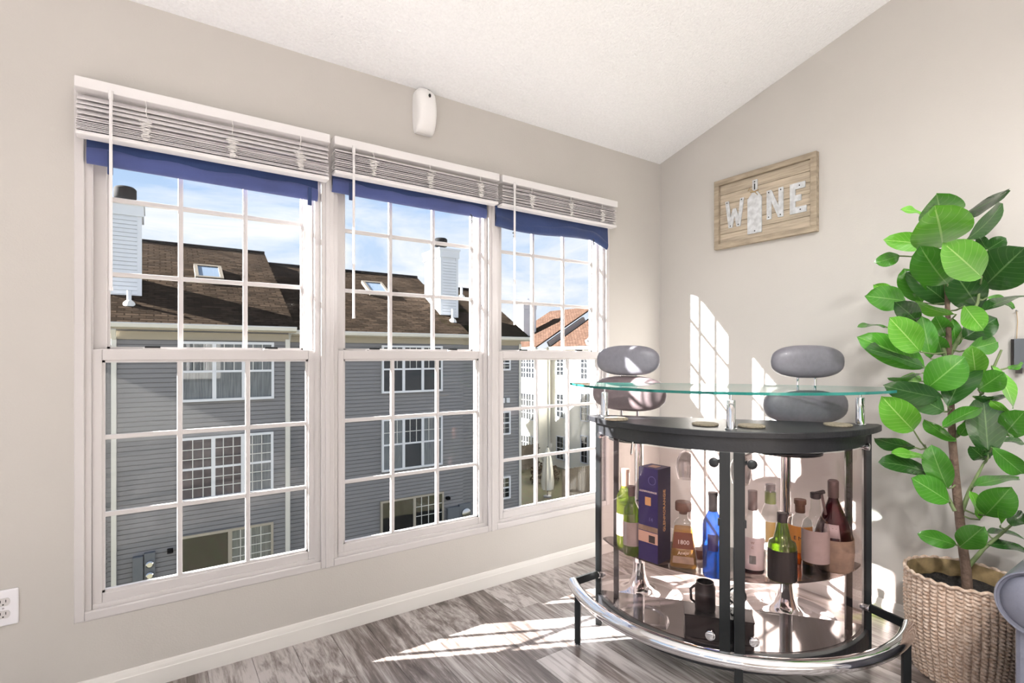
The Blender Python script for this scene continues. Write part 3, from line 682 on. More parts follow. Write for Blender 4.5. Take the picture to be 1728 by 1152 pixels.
# ------------------------------------------------------------------ bar stools
def stool(label, px, py, mats, face, zs, seat_h, fz=.43):
    p = P(px, py, 2, 0); x, y = p.x, p.y
    r = thing('bar_stool', label, 'bar stool', (x, y, 0), 0, 'bar stools behind the bar')
    MB().lathe([(.0, 0), (.205, 0), (.21, .004), (.205, .009), (.12, .014), (.075, .024), (.05, .05), (.036, .09), (.030, .13), (.028, .16), (0, .16)], (x, y, 0), 48).build('base', 'chrome', r, smooth=50)
    MB().lathe([(.027, .15), (.027, .44), (.029, .445), (.029, .47), (.021, .475), (.021, seat_h-.06), (.04, seat_h-.05), (.04, seat_h-.03)], (x, y, 0), 24).build('pole', 'chrome', r, smooth=40)
    f = Vector((math.sin(face), math.cos(face), 0)); s = Vector((f.y, -f.x, 0))      # direction the sitter faces, and to the sitter's right
    c = Vector((x, y, 0))
    pts = [c]+[c+f*(.02+.17*math.sin(a))+s*(.13*math.cos(a))+UP*fz for a in [math.pi*k/14 for k in range(15)]]
    MB().tube([c+UP*(fz+.01)]+pts[1:]+[c+UP*(fz+.01)], .010, 10).build('foot_rest', 'chrome', r, smooth=50)
    MB().ellipsoid(c+UP*seat_h, (s*.195, f*.185, UP*.05), 28, 14, .85).build('seat', mats[1], r, smooth=60)
    MB().lathe([(0, 0), (.15, 0), (.15, .012), (0, .012)], c+UP*(seat_h-.052), 24).build('seat_plate', 'black_metal', r, smooth=40)
    b = c-f*.15
    (z1, w1, h1), (z2, w2, h2) = zs
    MB().ellipsoid(b+UP*z2-f*.02, (s*w2, f*.048, UP*h2), 32, 18, .78).build('lower_back_pad', mats[1], r, smooth=60)
    MB().ellipsoid(b+UP*z1-f*.035, (s*w1, f*.042, UP*h1), 32, 18, .78).build('upper_back_pad', mats[0], r, smooth=60)
    for u in (-.035, .035):
        MB().tube([c-f*.10+s*u+UP*(seat_h-.04), b-f*.005+s*u*1.1+UP*(seat_h+.03), b-f*.02+s*u*1.1+UP*z2, b-f*.035+s*u+UP*z1], .006, 8).build('back_rod', 'chrome', r, smooth=50)
stool('bar stool with round chrome base standing nearest the windows', 1078, 1001, ('chair_grey', 'chair_brown'), math.radians(64), ((1.168, .150, .071), (1.012, .178, .083)), .825)
stool('bar stool with round chrome base standing nearest the plant', 1326, 1036, ('chair_grey', 'chair_grey'), math.radians(36), ((1.165, .152, .070), (.978, .176, .080)), .80, .27)
# ------------------------------------------------------------------ bottles
glassy('green_glass', (.42, .58, .16), base=.06, graze=.8, body=(.22, .34, .05), bodyfac=.3)
glassy('dark_green_glass', (.36, .55, .06), base=.06, graze=.8, body=(.16, .28, .02), bodyfac=.3)
glassy('blue_glass', (.13, .34, .80), base=.06, graze=.8, body=(.03, .14, .52), bodyfac=.4)
glassy('amber_liquid', (.92, .68, .30), base=.03, graze=.4, body=(.85, .55, .18), bodyfac=.25)
glassy('orange_liquid', (.75, .30, .05), base=.03, graze=.4, body=(.65, .25, .05), bodyfac=.35)
glassy('red_wine', (.14, .02, .03), base=.05, graze=.6, body=(.08, .012, .02), bodyfac=.5)
glassy('pale_liquid', (.86, .83, .74), base=.03, graze=.4)
pm('label_grey', (.36, .32, .31), .7, noise=(40, .12)); pm('label_light', (.46, .41, .42), .7, noise=(30, .12)); pm('label_brown', (.15, .055, .03), .6); pm('label_black', (.010, .011, .012), .5)
pm('label_orange', (.66, .30, .06), .6); pm('label_gold', (.62, .47, .15), .5); pm('label_tan', (.34, .27, .20), .75, noise=(30, .3))
pm('cap_brown', (.13, .075, .05), .55); pm('cap_dark', (.03, .028, .03), .45); pm('cap_mauve', (.12, .09, .085), .5); pm('cap_grey', (.30, .29, .30), .45)
pm('ink_pale', (.70, .67, .62), .6); pm('ink_dark', (.04, .035, .035), .6); pm('box_navy', (.028, .026, .14), .42); pm('box_side', (.018, .017, .05), .45); pm('box_peach', (.62, .44, .34), .55); pm('ink_gold', (.62, .38, .16), .45); pm('ink_blue', (.12, .13, .36), .45); pm('neck_green', (.16, .24, .02), .45)
def cyl_patch(c, r, z0, z1, a0, a1, n=22):
    m = MB(); ring = []
    for k in range(n+1):
        a = a0+(a1-a0)*k/n; ca, sa = math.cos(a), math.sin(a)
        m.v += [Vector((c[0]+r*ca, c[1]+r*sa, z0)), Vector((c[0]+r*ca, c[1]+r*sa, z1)), Vector((c[0]+(r+.0007)*ca, c[1]+(r+.0007)*sa, z0)), Vector((c[0]+(r+.0007)*ca, c[1]+(r+.0007)*sa, z1))]
    for k in range(n):
        a, b = 4*k, 4*k+4; m.f += [(a+2, b+2, b+3, a+3), (a, a+1, b+1, b), (a+1, a+3, b+3, b+1), (a, b, b+2, a+2)]
    m.f += [(0, 2, 3, 1), (4*n, 4*n+1, 4*n+3, 4*n+2)]
    return m
def bottle(label, px, py, prof, glass, cap=None, lab=None, liquid=None, push=0, n=32, texts=()):
    """prof: (r, z) glass profile from the base; cap (mat, [(r, z)..]); lab list of (mat, radius, z0, z1, half angle); texts (string, size, z, mat, radius)"""
    rad = max(q for q, _ in prof); p = at_px(px, py, SZ, rad+push); c = (p.x, p.y, SZ)
    t = thing('bottle', label, 'bottle', c, 0, 'bottles on the glass shelf of the bar')
    face = math.atan2(-p.y, -p.x)
    inn = [(max(q-.0022, .0), z) for q, z in prof]
    MB().lathe([(0, prof[0][1])]+list(prof), c, n).build('glass_body', glass, t, smooth=45)
    if liquid:
        mat, z1 = liquid; pl_ = [(0, .006)]
        for q, z in inn:
            if z < z1: pl_.append((max(q-.001, .001), max(z, .006)))
        q_at = pl_[-1][0]; pl_ += [(q_at, z1), (0, z1)]
        MB().lathe(pl_, c, n).build('liquid', mat, t, smooth=45)
    if cap:
        MB().lathe(cap[1], c, 20).build('cap', cap[0], t, smooth=40)
    for (mat, rr, z0, z1, ha) in (lab or ()):
        lo = cyl_patch(c, rr+.0008, SZ+z0, SZ+z1, face-ha, face+ha).build('label', mat, t, smooth=60)
    for (txt, size, z, mat, rr) in texts:
        m = MB(); text_on_cyl(m, txt, size, c, rr+.0018, face, SZ+z); m.build('lettering', mat, t)
    return t, p, face
wineprof = lambda r, h: [(r*.92, 0), (r, .006), (r, h*.60), (r*.93, h*.66), (r*.62, h*.73), (r*.42, h*.78), (r*.38, h*.82), (r*.38, h*.965), (r*.43, h*.967), (r*.43, h*.99), (r*.36, h)]
def capsule(r, h, z0): return [(r*.39, z0), (r*.42, z0+.004), (r*.42, h*.955), (r*.47, h*.957), (r*.47, h*1.0), (r*.2, h*1.004), (0, h*1.004)]
bottle('green wine bottle with a grey label beside the blue box', 1066, 941, wineprof(.034, .275), 'green_glass', ('cap_mauve', capsule(.034, .275, .235)), [('label_grey', .034, .040, .135, 1.35)], push=.014)
bottle('pale-necked green bottle half hidden behind the green wine bottle', 1055, 925, wineprof(.036, .325), 'green_glass', ('box_peach', capsule(.036, .325, .245)), [('label_light', .036, .05, .14, 1.3)])
# tequila-like square tapering bottle with a big round stopper
def decanter():
    p = at_px(1153, 966, SZ, .052); c = Vector((p.x, p.y, SZ)); face = math.atan2(-p.y, -p.x)
    t = thing('bottle', 'tapering square bottle of amber spirit with a wide brown stopper', 'bottle', c, face+math.pi/2, 'bottles on the glass shelf of the bar')
    def sq(levels, nm, mat):
        m = MB(); n = 32
        for hw, z in levels:
            for k in range(n):
                a = 2*math.pi*k/n; e = .42; m.v.append(Vector((hw*math.copysign(abs(math.cos(a))**e, math.cos(a)), hw*.82*math.copysign(abs(math.sin(a))**e, math.sin(a)), z)))
        for i in range(len(levels)-1):
            for k in range(n): l = (k+1) % n; m.f.append((i*n+k, i*n+l, (i+1)*n+l, (i+1)*n+k))
        m.f += [tuple(reversed(range(n))), tuple((len(levels)-1)*n+k for k in range(n))]
        return m.build(nm, mat, t, smooth=50, local=True)
    sq([(.051, 0), (.054, .006), (.033, .168), (.026, .180), (.016, .188), (.0155, .215)], 'glass_body', 'clear_glass')
    sq([(.047, .012), (.049, .016), (.0325, .150), (.031, .152)], 'liquid', 'amber_liquid')
    def panel(z0, z1, mat, nm='label', ins=.0):
        hw = lambda z: .054-.021*(z-.006)/.162; m = MB(); y = lambda z: -hw(z)*.82-.0012
        m.v = [Vector((-hw(z0)*.88+ins, y(z0), z0)), Vector((hw(z0)*.88-ins, y(z0), z0)), Vector((hw(z1)*.88-ins, y(z1), z1)), Vector((-hw(z1)*.88+ins, y(z1), z1))]
        m.v += [v+Vector((0, .001, 0)) for v in m.v[:4]]; m.f = [(0, 1, 2, 3), (7, 6, 5, 4), (0, 4, 5, 1), (1, 5, 6, 2), (2, 6, 7, 3), (3, 7, 4, 0)]
        return m.build(nm, mat, t, local=True)
    panel(.083, .142, 'label_brown'); panel(.030, .055, 'label_tan', ins=.006)
    m = MB(); text_on_plane(m, '1800', .022, (0, -.0405, .108), (1, 0, 0), (0, .13, 1)); m.build('lettering', 'ink_pale', t, local=True)
    m = MB(); text_on_plane(m, 'Anejo', .017, (0, -.0450, .070), (1, .0, .12), (0, .13, 1)); m.build('lettering', 'ink_pale', t, local=True)
    MB().lathe([(.0, .205), (.0155, .205), (.0155, .216), (.029, .218), (.030, .222), (.030, .246), (.028, .250), (0, .250)], (0, 0, 0), 28).build('stopper', 'cap_brown', t, smooth=40, local=True)
decanter()
bottle('tall cobalt blue bottle beside the middle door post', 1203, 977, wineprof(.036, .305), 'blue_glass', ('cap_dark', capsule(.036, .305, .235)), [('box_navy', .036, .10, .16, .5)])
bottle('clear wine bottle with a pale label and dark spiral cap', 1270, 972, [(.039, 0), (.042, .006), (.042, .150), (.034, .185), (.018, .220), (.0145, .232), (.0145, .285), (.016, .287), (.016, .300)], 'clear_glass', ('cap_mauve', [(.0158, .232), (.0165, .235), (.0165, .303), (0, .303)]), [('label_light', .042, .022, .140, 1.1), ('ink_dark', .0428, .045, .075, .26)], ('red_wine', .075), texts=(('W', .012, .122, 'label_brown', .042), ('C', .012, .104, 'label_brown', .042)))
bottle('tall clear bottle with a green neck band and grey screw cap', 1300, 945, [(.034, 0), (.036, .006), (.036, .165), (.028, .195), (.0195, .215), (.0185, .285)], 'clear_glass', ('cap_grey', [(.0175, .268), (.0185, .270), (.0185, .292), (0, .293)]), [('neck_green', .0192, .216, .262, 3.0), ('label_gold', .036, .07, .15, .5)])
bottle('squat green bottle with a broad black label', 1320, 985, [(.044, 0), (.047, .006), (.047, .122), (.043, .137), (.029, .146), (.022, .178), (.0165, .205), (.0155, .236)], 'dark_green_glass', ('cap_dark', [(.0158, .205), (.0175, .207), (.0175, .239), (0, .240)]), [('label_black', .047, .004, .112, 1.5)])
bottle('whisky bottle with an orange label and wooden stopper', 1350, 958, [(.040, 0), (.044, .006), (.044, .150), (.040, .170), (.022, .182), (.017, .190), (.017, .222)], 'clear_glass', ('cap_brown', [(.017, .195), (.018, .197), (.018, .226), (.022, .228), (.022, .245), (0, .246)]), [('label_orange', .044, .050, .150, 1.2)], ('orange_liquid', .06), push=.02, texts=(('E MA', .020, .105, 'ink_dark', .044),))
t_, p_, f_ = bottle('clear bottle with a grey label and a black pouring spout', 1376, 980, [(.041, 0), (.045, .006), (.045, .180), (.039, .202), (.022, .220), (.0165, .245), (.0145, .290)], 'clear_glass', ('cap_dark', [(.0145, .284), (.0175, .287), (.0175, .305), (0, .306)]), [('label_grey', .045, .060, .176, 1.35)], ('pale_liquid', .05))
MB().bar((p_.x, p_.y, SZ+.302), (p_.x+.030, p_.y-.017, SZ+.309), .012, .012).build('spout_lever', 'cap_dark', t_, bevel=.002)
MB().bar((p_.x+.020, p_.y-.012, SZ+.301), (p_.x+.030, p_.y-.022, SZ+.225), .008, .008).build('spout_handle', 'cap_mauve', t_, bevel=.002)
bottle('large round-bodied red wine flask with a tan wrap', 1406, 970, [(.055, 0), (.063, .012), (.067, .075), (.065, .128), (.056, .165), (.039, .205), (.023, .245), (.0170, .262), (.0165, .300), (.018, .302)], 'red_wine', ('cap_mauve', [(.0172, .268), (.0188, .270), (.0188, .330), (.013, .335), (0, .335)]), None, push=.008)
_p = at_px(1406, 970, SZ, .067+.008)
def flask_wrap():
    t = [o for o in bpy.data.objects if o.get('label', '').startswith('large round-bodied')][0]; c = (_p.x, _p.y, SZ)
    MB().lathe([(.0575, .001), (.0655, .012), (.0697, .075), (.0680, .122), (.0670, .122), (.0688, .075), (.0645, .012), (.0565, .001)], c, 36).build('wrap', 'label_tan', t, smooth=40)
    a = math.atan2(-_p.y, -_p.x)
    m = MB()
    for k in range(9):
        for j in range(2):
            g = a-.1-.45+.9*k/8; rr, z = ((.0660, .132), (.0520, .178))[j]; m.v.append(Vector((c[0]+rr*math.cos(g), c[1]+rr*math.sin(g), SZ+z)))
    for k in range(8): m.f.append((2*k, 2*k+2, 2*k+3, 2*k+1))
    o = m.build('label', 'label_light', t, smooth=60); md = o.modifiers.new('solid', 'SOLIDIFY'); md.thickness = .0008
flask_wrap()
def gift_box():
    c0 = P(1110, 953, 2, SZ); hd = math.atan2(c0.x, c0.y); v = Vector((math.sin(hd), math.cos(hd), 0)); rr = Vector((math.cos(hd), -math.sin(hd), 0)); A = math.radians(33)
    nL = -v*math.cos(A)-rr*math.sin(A); nR = -v*math.sin(A)+rr*math.cos(A); S = .088; H = .365
    base = c0+v*.004; c = base-nL*S/2-nR*S/2
    t = thing('gift_box', 'tall navy whisky gift box with gold print on the shelf', 'box', (c.x, c.y, SZ))
    MB().obox(c+UP*H/2, nL*S/2, nR*S/2, UP*H/2).build('carton', 'box_navy', t, bevel=.001)
    MB().obox(c+nR*(S/2+.0004)+UP*H/2, nL*S/2, nR*.0004, UP*H/2).build('side_panel', 'box_side', t)
    rl = UP.cross(nL); rl = nR; rL = nR                                              # rightwards on the left face
    def onL(s, z): return c+nL*(S/2+.0006)+nR*s+UP*z
    MB().obox(onL(0, .128), nL*.0004, nR*S/2, UP*.010).build('gold_stripe', 'label_tan', t); MB().obox(onL(0, .094), nL*.0004, nR*S/2, UP*.021).build('peach_panel', 'box_peach', t)
    MB().obox(onL(.018, .090), nL*.0008, nR*.014, UP*.014).build('panel_picture', 'ink_dark', t)
    MB().obox(onL(.0, .235), nL*.0004, nR*.013, UP*.016).build('crest', 'ink_gold', t)
    m = MB(); text_on_plane(m, 'GLENMORANGIE', .0105, onL(0, .272), nR, UP); m.build('lettering', 'ink_pale', t)
    m = MB(); text_on_plane(m, '14', .020, onL(.012, .165), nR, UP); m.build('lettering', 'ink_blue', t)
    m = MB(); n = 28; pts = [onL(.018+.016*math.cos(2*math.pi*k/n), .318+.016*math.sin(2*math.pi*k/n)) for k in range(n)]; m.tube(pts, .0012, 5, closed=True); m.build('ring_mark', 'ink_blue', t)
    m = MB(); text_on_plane(m, 'GLENMORANGIE', .0215, c+nR*(S/2+.0012)-nL*.0+UP*.20, UP, nL); m.build('lettering', 'ink_gold', t)
    MB().obox(c+UP*(H+.0006), nL*.018, nR*.018, UP*.0005).build('lid_tab', 'box_peach', t)
gift_box()
# a flat tin lying between the amber bottle and the blue bottle
p = at_px(1181, 945, SZ, .03)
tag(MB().lathe([(0, 0), (.024, 0), (.026, .003), (.026, .028), (.022, .034), (0, .036)], (p.x, p.y, SZ), 24).build('small_jar', 'label_brown', smooth=40), 'small dark red jar behind the tapering amber bottle', 'jar')
# ------------------------------------------------------------------ wine glasses hanging upside down from the rack
def wineglass(label, x, y, drop=0):
    zt = CT-.045; zr = zt-.008-drop; c = (x, y, 0)
    t = thing('wine_glass', label, 'wine glass', (x, y, zr-.19), 0, 'wine glasses hanging from the bar rack')
    MB().lathe([(.0, zr+.006), (.033, zr+.004), (.034, zr+.001), (.010, zr-.001), (.0045, zr-.008), (.0038, zr-.04), (.004, zr-.075), (.007, zr-.083)], c, 28).build('foot_and_stem', 'wine_glass', t, smooth=50)
    MB().lathe([(.007, zr-.083), (.024, zr-.095), (.037, zr-.120), (.041, zr-.145), (.038, zr-.175), (.031, zr-.203), (.0300, zr-.203), (.0368, zr-.175), (.0398, zr-.145), (.0358, zr-.121), (.023, zr-.097), (.005, zr-.086)], c, 36).build('bowl', 'wine_glass', t, smooth=60)
for k, (px, t_, n_, lab) in enumerate(((1157, -.285, .04, 'wine glass hanging above the amber bottle'), (1208, -.05, .0, 'wine glass hanging just behind the middle door post'), (1250, .06, .03, 'wine glass hanging on the plant side of the middle door post'))):
    q = BW(t_, n_); d = q.dot(AX); g = PD(px, 800, d); wineglass(lab, g.x, g.y)
# ------------------------------------------------------------------ on the base of the bar
BZ = .1415
def on_base(px, py, back): return at_px(px, py, BZ, back)
def tool_box():
    a = P(1154, 1076, 2, BZ); b = P(1276, 1094, 2, BZ); d = (b-a); L = d.length; d.normalize(); nb = Vector((-d.y, d.x, 0)); 
    if nb.dot(AX) < 0: nb = -nb
    c = (a+b)/2+nb*.062+d*.0
    t = thing('storage_box', 'low black box standing on the bar base behind the middle post', 'box', (c.x, c.y, BZ))
    MB().obox(c+UP*(BZ*0+.040), d*(L/2-.004), nb*.05, UP*.040).build('box_body', 'black_plastic', t, bevel=.003)
    MB().obox(c+UP*.083, d*(L/2-.002), nb*.052, UP*.003).build('lid', 'black_metal', t, bevel=.001)
    return c, d, nb
bxc, bxd, bxn = tool_box(); TZ = BZ+.086
def shaker():
    p = bxc-bxd*.045+bxn*.0
    t = thing('ice_mug', 'dark mug with a chrome rim standing on the low black box', 'mug', (p.x, p.y, TZ))
    MB().lathe([(0, 0), (.030, 0), (.036, .004), (.037, .012), (.037, .092), (.032, .100), (.032, .108), (.029, .108), (.029, .02), (0, .02)], (p.x, p.y, TZ), 32).build('mug_body', 'black_plastic', t, smooth=40)
    q = [(p.x-.036*bxd.x, p.y-.036*bxd.y, TZ+.09), (p.x-.052*bxd.x, p.y-.052*bxd.y, TZ+.075), (p.x-.05*bxd.x, p.y-.05*bxd.y, TZ+.035), (p.x-.036*bxd.x, p.y-.036*bxd.y, TZ+.025)]
    MB().tube(q, .005, 8).build('handle', 'black_plastic', t, smooth=50)
shaker()
def corkscrew():
    p = bxc+bxd*.034
    t = thing('wine_opener', 'upright black lever wine opener with a ring handle', 'wine opener', (p.x, p.y, TZ))
    c = Vector((p.x, p.y, TZ))
    k = MB().obox(c+bxd*.032+UP*.056, bxd*.007, bxn*.007, UP*.056); k.build('stand', 'black_metal', t, bevel=.002)
    MB().tube([c+bxd*.032+UP*.072+bxd*(.030*math.cos(a))-bxn*.010+UP*(.030*math.sin(a)) for a in [2*math.pi*q/24 for q in range(24)]], .0032, 8, closed=True).build('ring_handle', 'black_metal', t, smooth=60)
    MB().lathe([(0, 0), (.022, 0), (.022, .004), (0, .005)], c+bxd*.032, 20).build('stand_foot', 'black_metal', t, smooth=40)
    MB().tube([c-bxd*.004+UP*.002, c-bxd*.008+UP*.03, c-bxd*.012+UP*.06, c-bxd*.004+UP*.085, c-bxd*.01+UP*.100], [.006, .005, .008, .006, .004], 8).build('lever', 'cap_dark', t, smooth=50)
    MB().tube([c+bxd*(.010+.004*math.sin(a))+bxn*(.004*math.cos(a))+UP*(.005+.0042*a) for a in [q*.5 for q in range(28)]], .0015, 6).build('screw', 'steel', t, smooth=60)
corkscrew()
# ================================================================== rubber plant in a woven basket
PC = Vector((2.485, .668, 0)); PDEP = PC.dot(AX)
def basket():
    rz, R1, R0 = .375, .168, .138
    t = thing('plant_basket', 'round woven wicker basket holding the rubber plant', 'basket', PC)
    def R(z): u = z/rz; return R0+(R1-R0)*(u**.8)+.012*math.sin(math.pi*u)
    m = MB(); nc = 42; na = nc*6; nr = 27*6
    for i in range(nr+1):
        z = rz*i/nr
        for k in range(na):
            a = 2*math.pi*k/na; col = k/6.0; fc = col-math.floor(col); ci = int(col) % nc
            row = z/.0138+.55*fc+.5*(ci % 2)+.15*math.sin(ci*2.3); fr = row-math.floor(row)
            h = .0115*(math.sin(math.pi*fc)**.7)*(.12+.88*math.sin(math.pi*fr)**.8)
            q = R(z)+h-.006; m.v.append(Vector((q*math.cos(a), q*math.sin(a), z)))
    for i in range(nr):
        for k in range(na): l = (k+1) % na; m.f.append((i*na+k, i*na+l, (i+1)*na+l, (i+1)*na+k))
    m.f.append(tuple(reversed(range(na))))
    o = m.build('woven_wall', 'basket', t, smooth=70, local=True, fix=False)
    n = 120; m = MB()
    m.tube([((R1+.001)*math.cos(2*math.pi*k/n), (R1+.001)*math.sin(2*math.pi*k/n), rz+.0035*math.sin(k*1.4)) for k in range(n)], .0065, 8, closed=True); m.build('rim', 'basket', t, smooth=60, local=True)
    m = MB(); m.lathe([(R(.26)-.006, .26), (R(.30)-.006, .30), (R1-.006, rz)], (0, 0, 0), 60); m.f = [f for f in m.f if len(f) == 4]; ol = m.build('inner_wall', 'basket_inner', t, smooth=60, local=True, fix=False); md = ol.modifiers.new('s', 'SOLIDIFY'); md.thickness = .002
    m = MB(); rings = 9; ns = 40; rs = R(.31)-.009
    random.seed(3); m.v.append(Vector((0, 0, .315)))
    for i in range(1, rings+1):
        for k in range(ns): a = 2*math.pi*k/ns; m.v.append(Vector((rs*i/rings*math.cos(a), rs*i/rings*math.sin(a), .308+random.uniform(0, .012))))
    for k in range(ns): m.f.append((0, 1+k, 1+(k+1) % ns))
    for i in range(rings-1):
        for k in range(ns): l = (k+1) % ns; m.f.append((1+i*ns+k, 1+(i+1)*ns+k, 1+(i+1)*ns+l, 1+i*ns+l))
    so_ = m.build('soil', 'soil', t, smooth=30, local=True, fix=False); so_['kind'] = 'stuff'
basket()
def plant():
    t = thing('rubber_plant', 'tall rubber plant with broad glossy green leaves in the basket', 'plant', (PC.x, PC.y, .31))
    d0 = PDEP
    tp = [(1633, 1000), (1630, 960), (1625, 924), (1616, 843), (1611, 790), (1607, 743), (1605, 689), (1602, 596), (1600, 539), (1597, 482), (1594, 430), (1592, 400)]
    trunk = [PD(x, y, d0) for x, y in tp]; trunk[0] = Vector((trunk[0].x, trunk[0].y, .302))
    MB().tube(trunk, [.0175, .0165, .0155, .0145, .0135, .0125, .011, .0095, .0085, .007, .006, .004], 12).build('trunk', 'bark', t, smooth=60)
    def cl(v): return Vector((min(v.x, W-.04), v.y, v.z))
    br = [[(1632, 958, 0), (1660, 925, -.03), (1690, 900, -.06), (1722, 872, -.09)], [(1621, 868, 0), (1635, 830, -.02), (1650, 800, -.03), (1662, 778, -.04)], [(1607, 740, 0), (1640, 700, -.03), (1668, 640, -.06), (1690, 590, -.08)], [(1612, 862, 0), (1600, 840, .02), (1585, 800, .04), (1560, 750, .05)], [(1602, 600, 0), (1625, 560, -.02), (1650, 510, -.04), (1655, 470, -.05)], [(1602, 610, 0), (1585, 570, .02), (1565, 540, .03)]]
    axes = [trunk]
    for b in br:
        pts = [cl(PD(x, y, d0+o)) for x, y, o in b]; axes.append(pts)
        n = len(pts); MB().tube(pts, [.0085-.005*k/(n-1) for k in range(n)], 8).build('branch', 'twig', t, smooth=60)
    allp = []
    for a in axes:
        for k in range(len(a)-1):
            for j in range(8): allp.append(a[k].lerp(a[k+1], j/8))
    A_ = lambda x, y: (1430+x/3.49, 310+y/3.49); B_ = lambda x, y: (1430+x/3.49, 600+y/3.49)
    LV = []
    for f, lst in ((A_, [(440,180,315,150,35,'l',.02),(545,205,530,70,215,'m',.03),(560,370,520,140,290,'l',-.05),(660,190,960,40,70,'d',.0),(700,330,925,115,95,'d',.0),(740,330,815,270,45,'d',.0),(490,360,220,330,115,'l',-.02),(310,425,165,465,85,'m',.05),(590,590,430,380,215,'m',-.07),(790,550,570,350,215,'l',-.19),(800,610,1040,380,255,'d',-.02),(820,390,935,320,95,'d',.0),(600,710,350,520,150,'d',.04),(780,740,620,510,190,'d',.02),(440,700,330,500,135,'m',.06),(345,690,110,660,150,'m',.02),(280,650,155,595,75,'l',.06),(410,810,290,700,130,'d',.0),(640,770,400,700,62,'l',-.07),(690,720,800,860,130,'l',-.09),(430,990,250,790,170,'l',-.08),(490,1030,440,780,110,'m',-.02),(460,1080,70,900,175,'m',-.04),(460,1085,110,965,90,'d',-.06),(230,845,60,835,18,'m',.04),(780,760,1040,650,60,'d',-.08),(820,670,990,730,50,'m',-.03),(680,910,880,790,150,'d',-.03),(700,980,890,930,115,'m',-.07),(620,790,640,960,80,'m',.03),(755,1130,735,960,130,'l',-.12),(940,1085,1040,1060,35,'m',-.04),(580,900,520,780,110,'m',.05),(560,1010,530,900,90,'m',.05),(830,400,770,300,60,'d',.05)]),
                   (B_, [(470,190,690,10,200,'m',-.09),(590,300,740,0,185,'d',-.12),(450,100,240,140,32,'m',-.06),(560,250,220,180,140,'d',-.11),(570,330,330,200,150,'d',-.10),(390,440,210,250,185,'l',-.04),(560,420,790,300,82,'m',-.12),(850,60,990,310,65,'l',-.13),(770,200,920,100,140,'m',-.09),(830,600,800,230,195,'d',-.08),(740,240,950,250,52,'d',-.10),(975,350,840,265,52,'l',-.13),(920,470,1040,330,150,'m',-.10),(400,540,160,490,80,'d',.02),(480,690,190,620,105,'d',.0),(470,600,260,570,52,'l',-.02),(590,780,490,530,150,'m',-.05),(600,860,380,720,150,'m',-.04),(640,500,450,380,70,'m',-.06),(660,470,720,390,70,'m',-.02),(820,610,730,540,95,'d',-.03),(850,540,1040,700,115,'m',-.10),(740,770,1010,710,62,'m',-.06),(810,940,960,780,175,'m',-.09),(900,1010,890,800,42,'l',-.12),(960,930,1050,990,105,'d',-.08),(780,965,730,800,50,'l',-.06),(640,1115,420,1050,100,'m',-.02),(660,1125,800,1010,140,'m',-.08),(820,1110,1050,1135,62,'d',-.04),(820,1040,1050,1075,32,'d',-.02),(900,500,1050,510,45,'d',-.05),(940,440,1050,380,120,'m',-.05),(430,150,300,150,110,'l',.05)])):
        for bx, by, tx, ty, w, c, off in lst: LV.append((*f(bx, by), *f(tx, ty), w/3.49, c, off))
    random.seed(5)
    for i, (bx, by, tx, ty, w, c, off) in enumerate(LV):
        d = d0+off; Bp = cl(PD(bx, by, d)); Lpx = math.hypot(tx-bx, ty-by); rl, roll = Lpx, 0
        toward = 0.0
        if w > .62*Lpx: rl = w/.56; toward = math.sqrt(max(0, rl*rl-Lpx*Lpx))
        real_w = w
        if w < .40*Lpx: real_w = .46*Lpx; roll = math.acos(max(.12, min(1, w/real_w)))
        k = d/F; Tp = cl(PD(tx, ty, d-toward*k*.85+random.uniform(-.02, .01)))
        ax_ = Tp-Bp; L = ax_.length; axn = ax_.normalized(); mid = (Bp+Tp)/2; vw = (Vector((0, 0, EYE))-mid).normalized()
        side = axn.cross(vw).normalized(); nrm = side.cross(axn).normalized()
        sgn = 1 if random.random() < .5 else -1
        if ty > by+5: sgn = 1
        rl_ = roll*sgn if roll else random.uniform(-.25, .25)
        side, nrm = side*math.cos(rl_)+nrm*math.sin(rl_), nrm*math.cos(rl_)-side*math.sin(rl_)
        hw = real_w*k/2*.97; ns = 12; m = MB(); uv = []
        cur = random.uniform(.03, .10)*L; fold = random.uniform(.10, .30)
        prof = lambda s: (max(0.0, math.sin(math.pi*min(1, s)**1.18))**.58)*(1 if s < .985 else .6)
        for j in range(ns+1):
            s = j/ns; wd = hw*prof(s); cpos = Bp+ax_*s+nrm*(cur*4*s*(1-s)*.6-cur*.5*s*s)
            for q in (-1, -.5, 0, .5, 1):
                wob = .004*math.sin(9*s+q*2+i)
                m.v.append(cpos+side*wd*q+nrm*(abs(q)*wd*fold+wob*abs(q))); uv.append((.5+.5*q, s))
        m.v = [cl2 if cl2.x < W-.008 else Vector((W-.008, cl2.y, cl2.z)) for cl2 in m.v]
        for j in range(ns):
            for q in range(4): a = j*5+q; m.f.append((a, a+1, a+6, a+5))
        m.uv = uv
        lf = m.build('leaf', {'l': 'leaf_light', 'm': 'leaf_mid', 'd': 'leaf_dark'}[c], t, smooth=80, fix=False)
        near = min(allp, key=lambda p: (p-Bp).length+max(0, p.z-Bp.z)*.6)
        if (near-Bp).length > .004:
            mdp = near.lerp(Bp, .5)-UP*.006
            MB().tube([near, mdp, Bp, Bp+ax_*.06], [.0035, .003, .0028, .0015], 6).build('leaf_stalk', 'twig', lf, smooth=60)
plant()
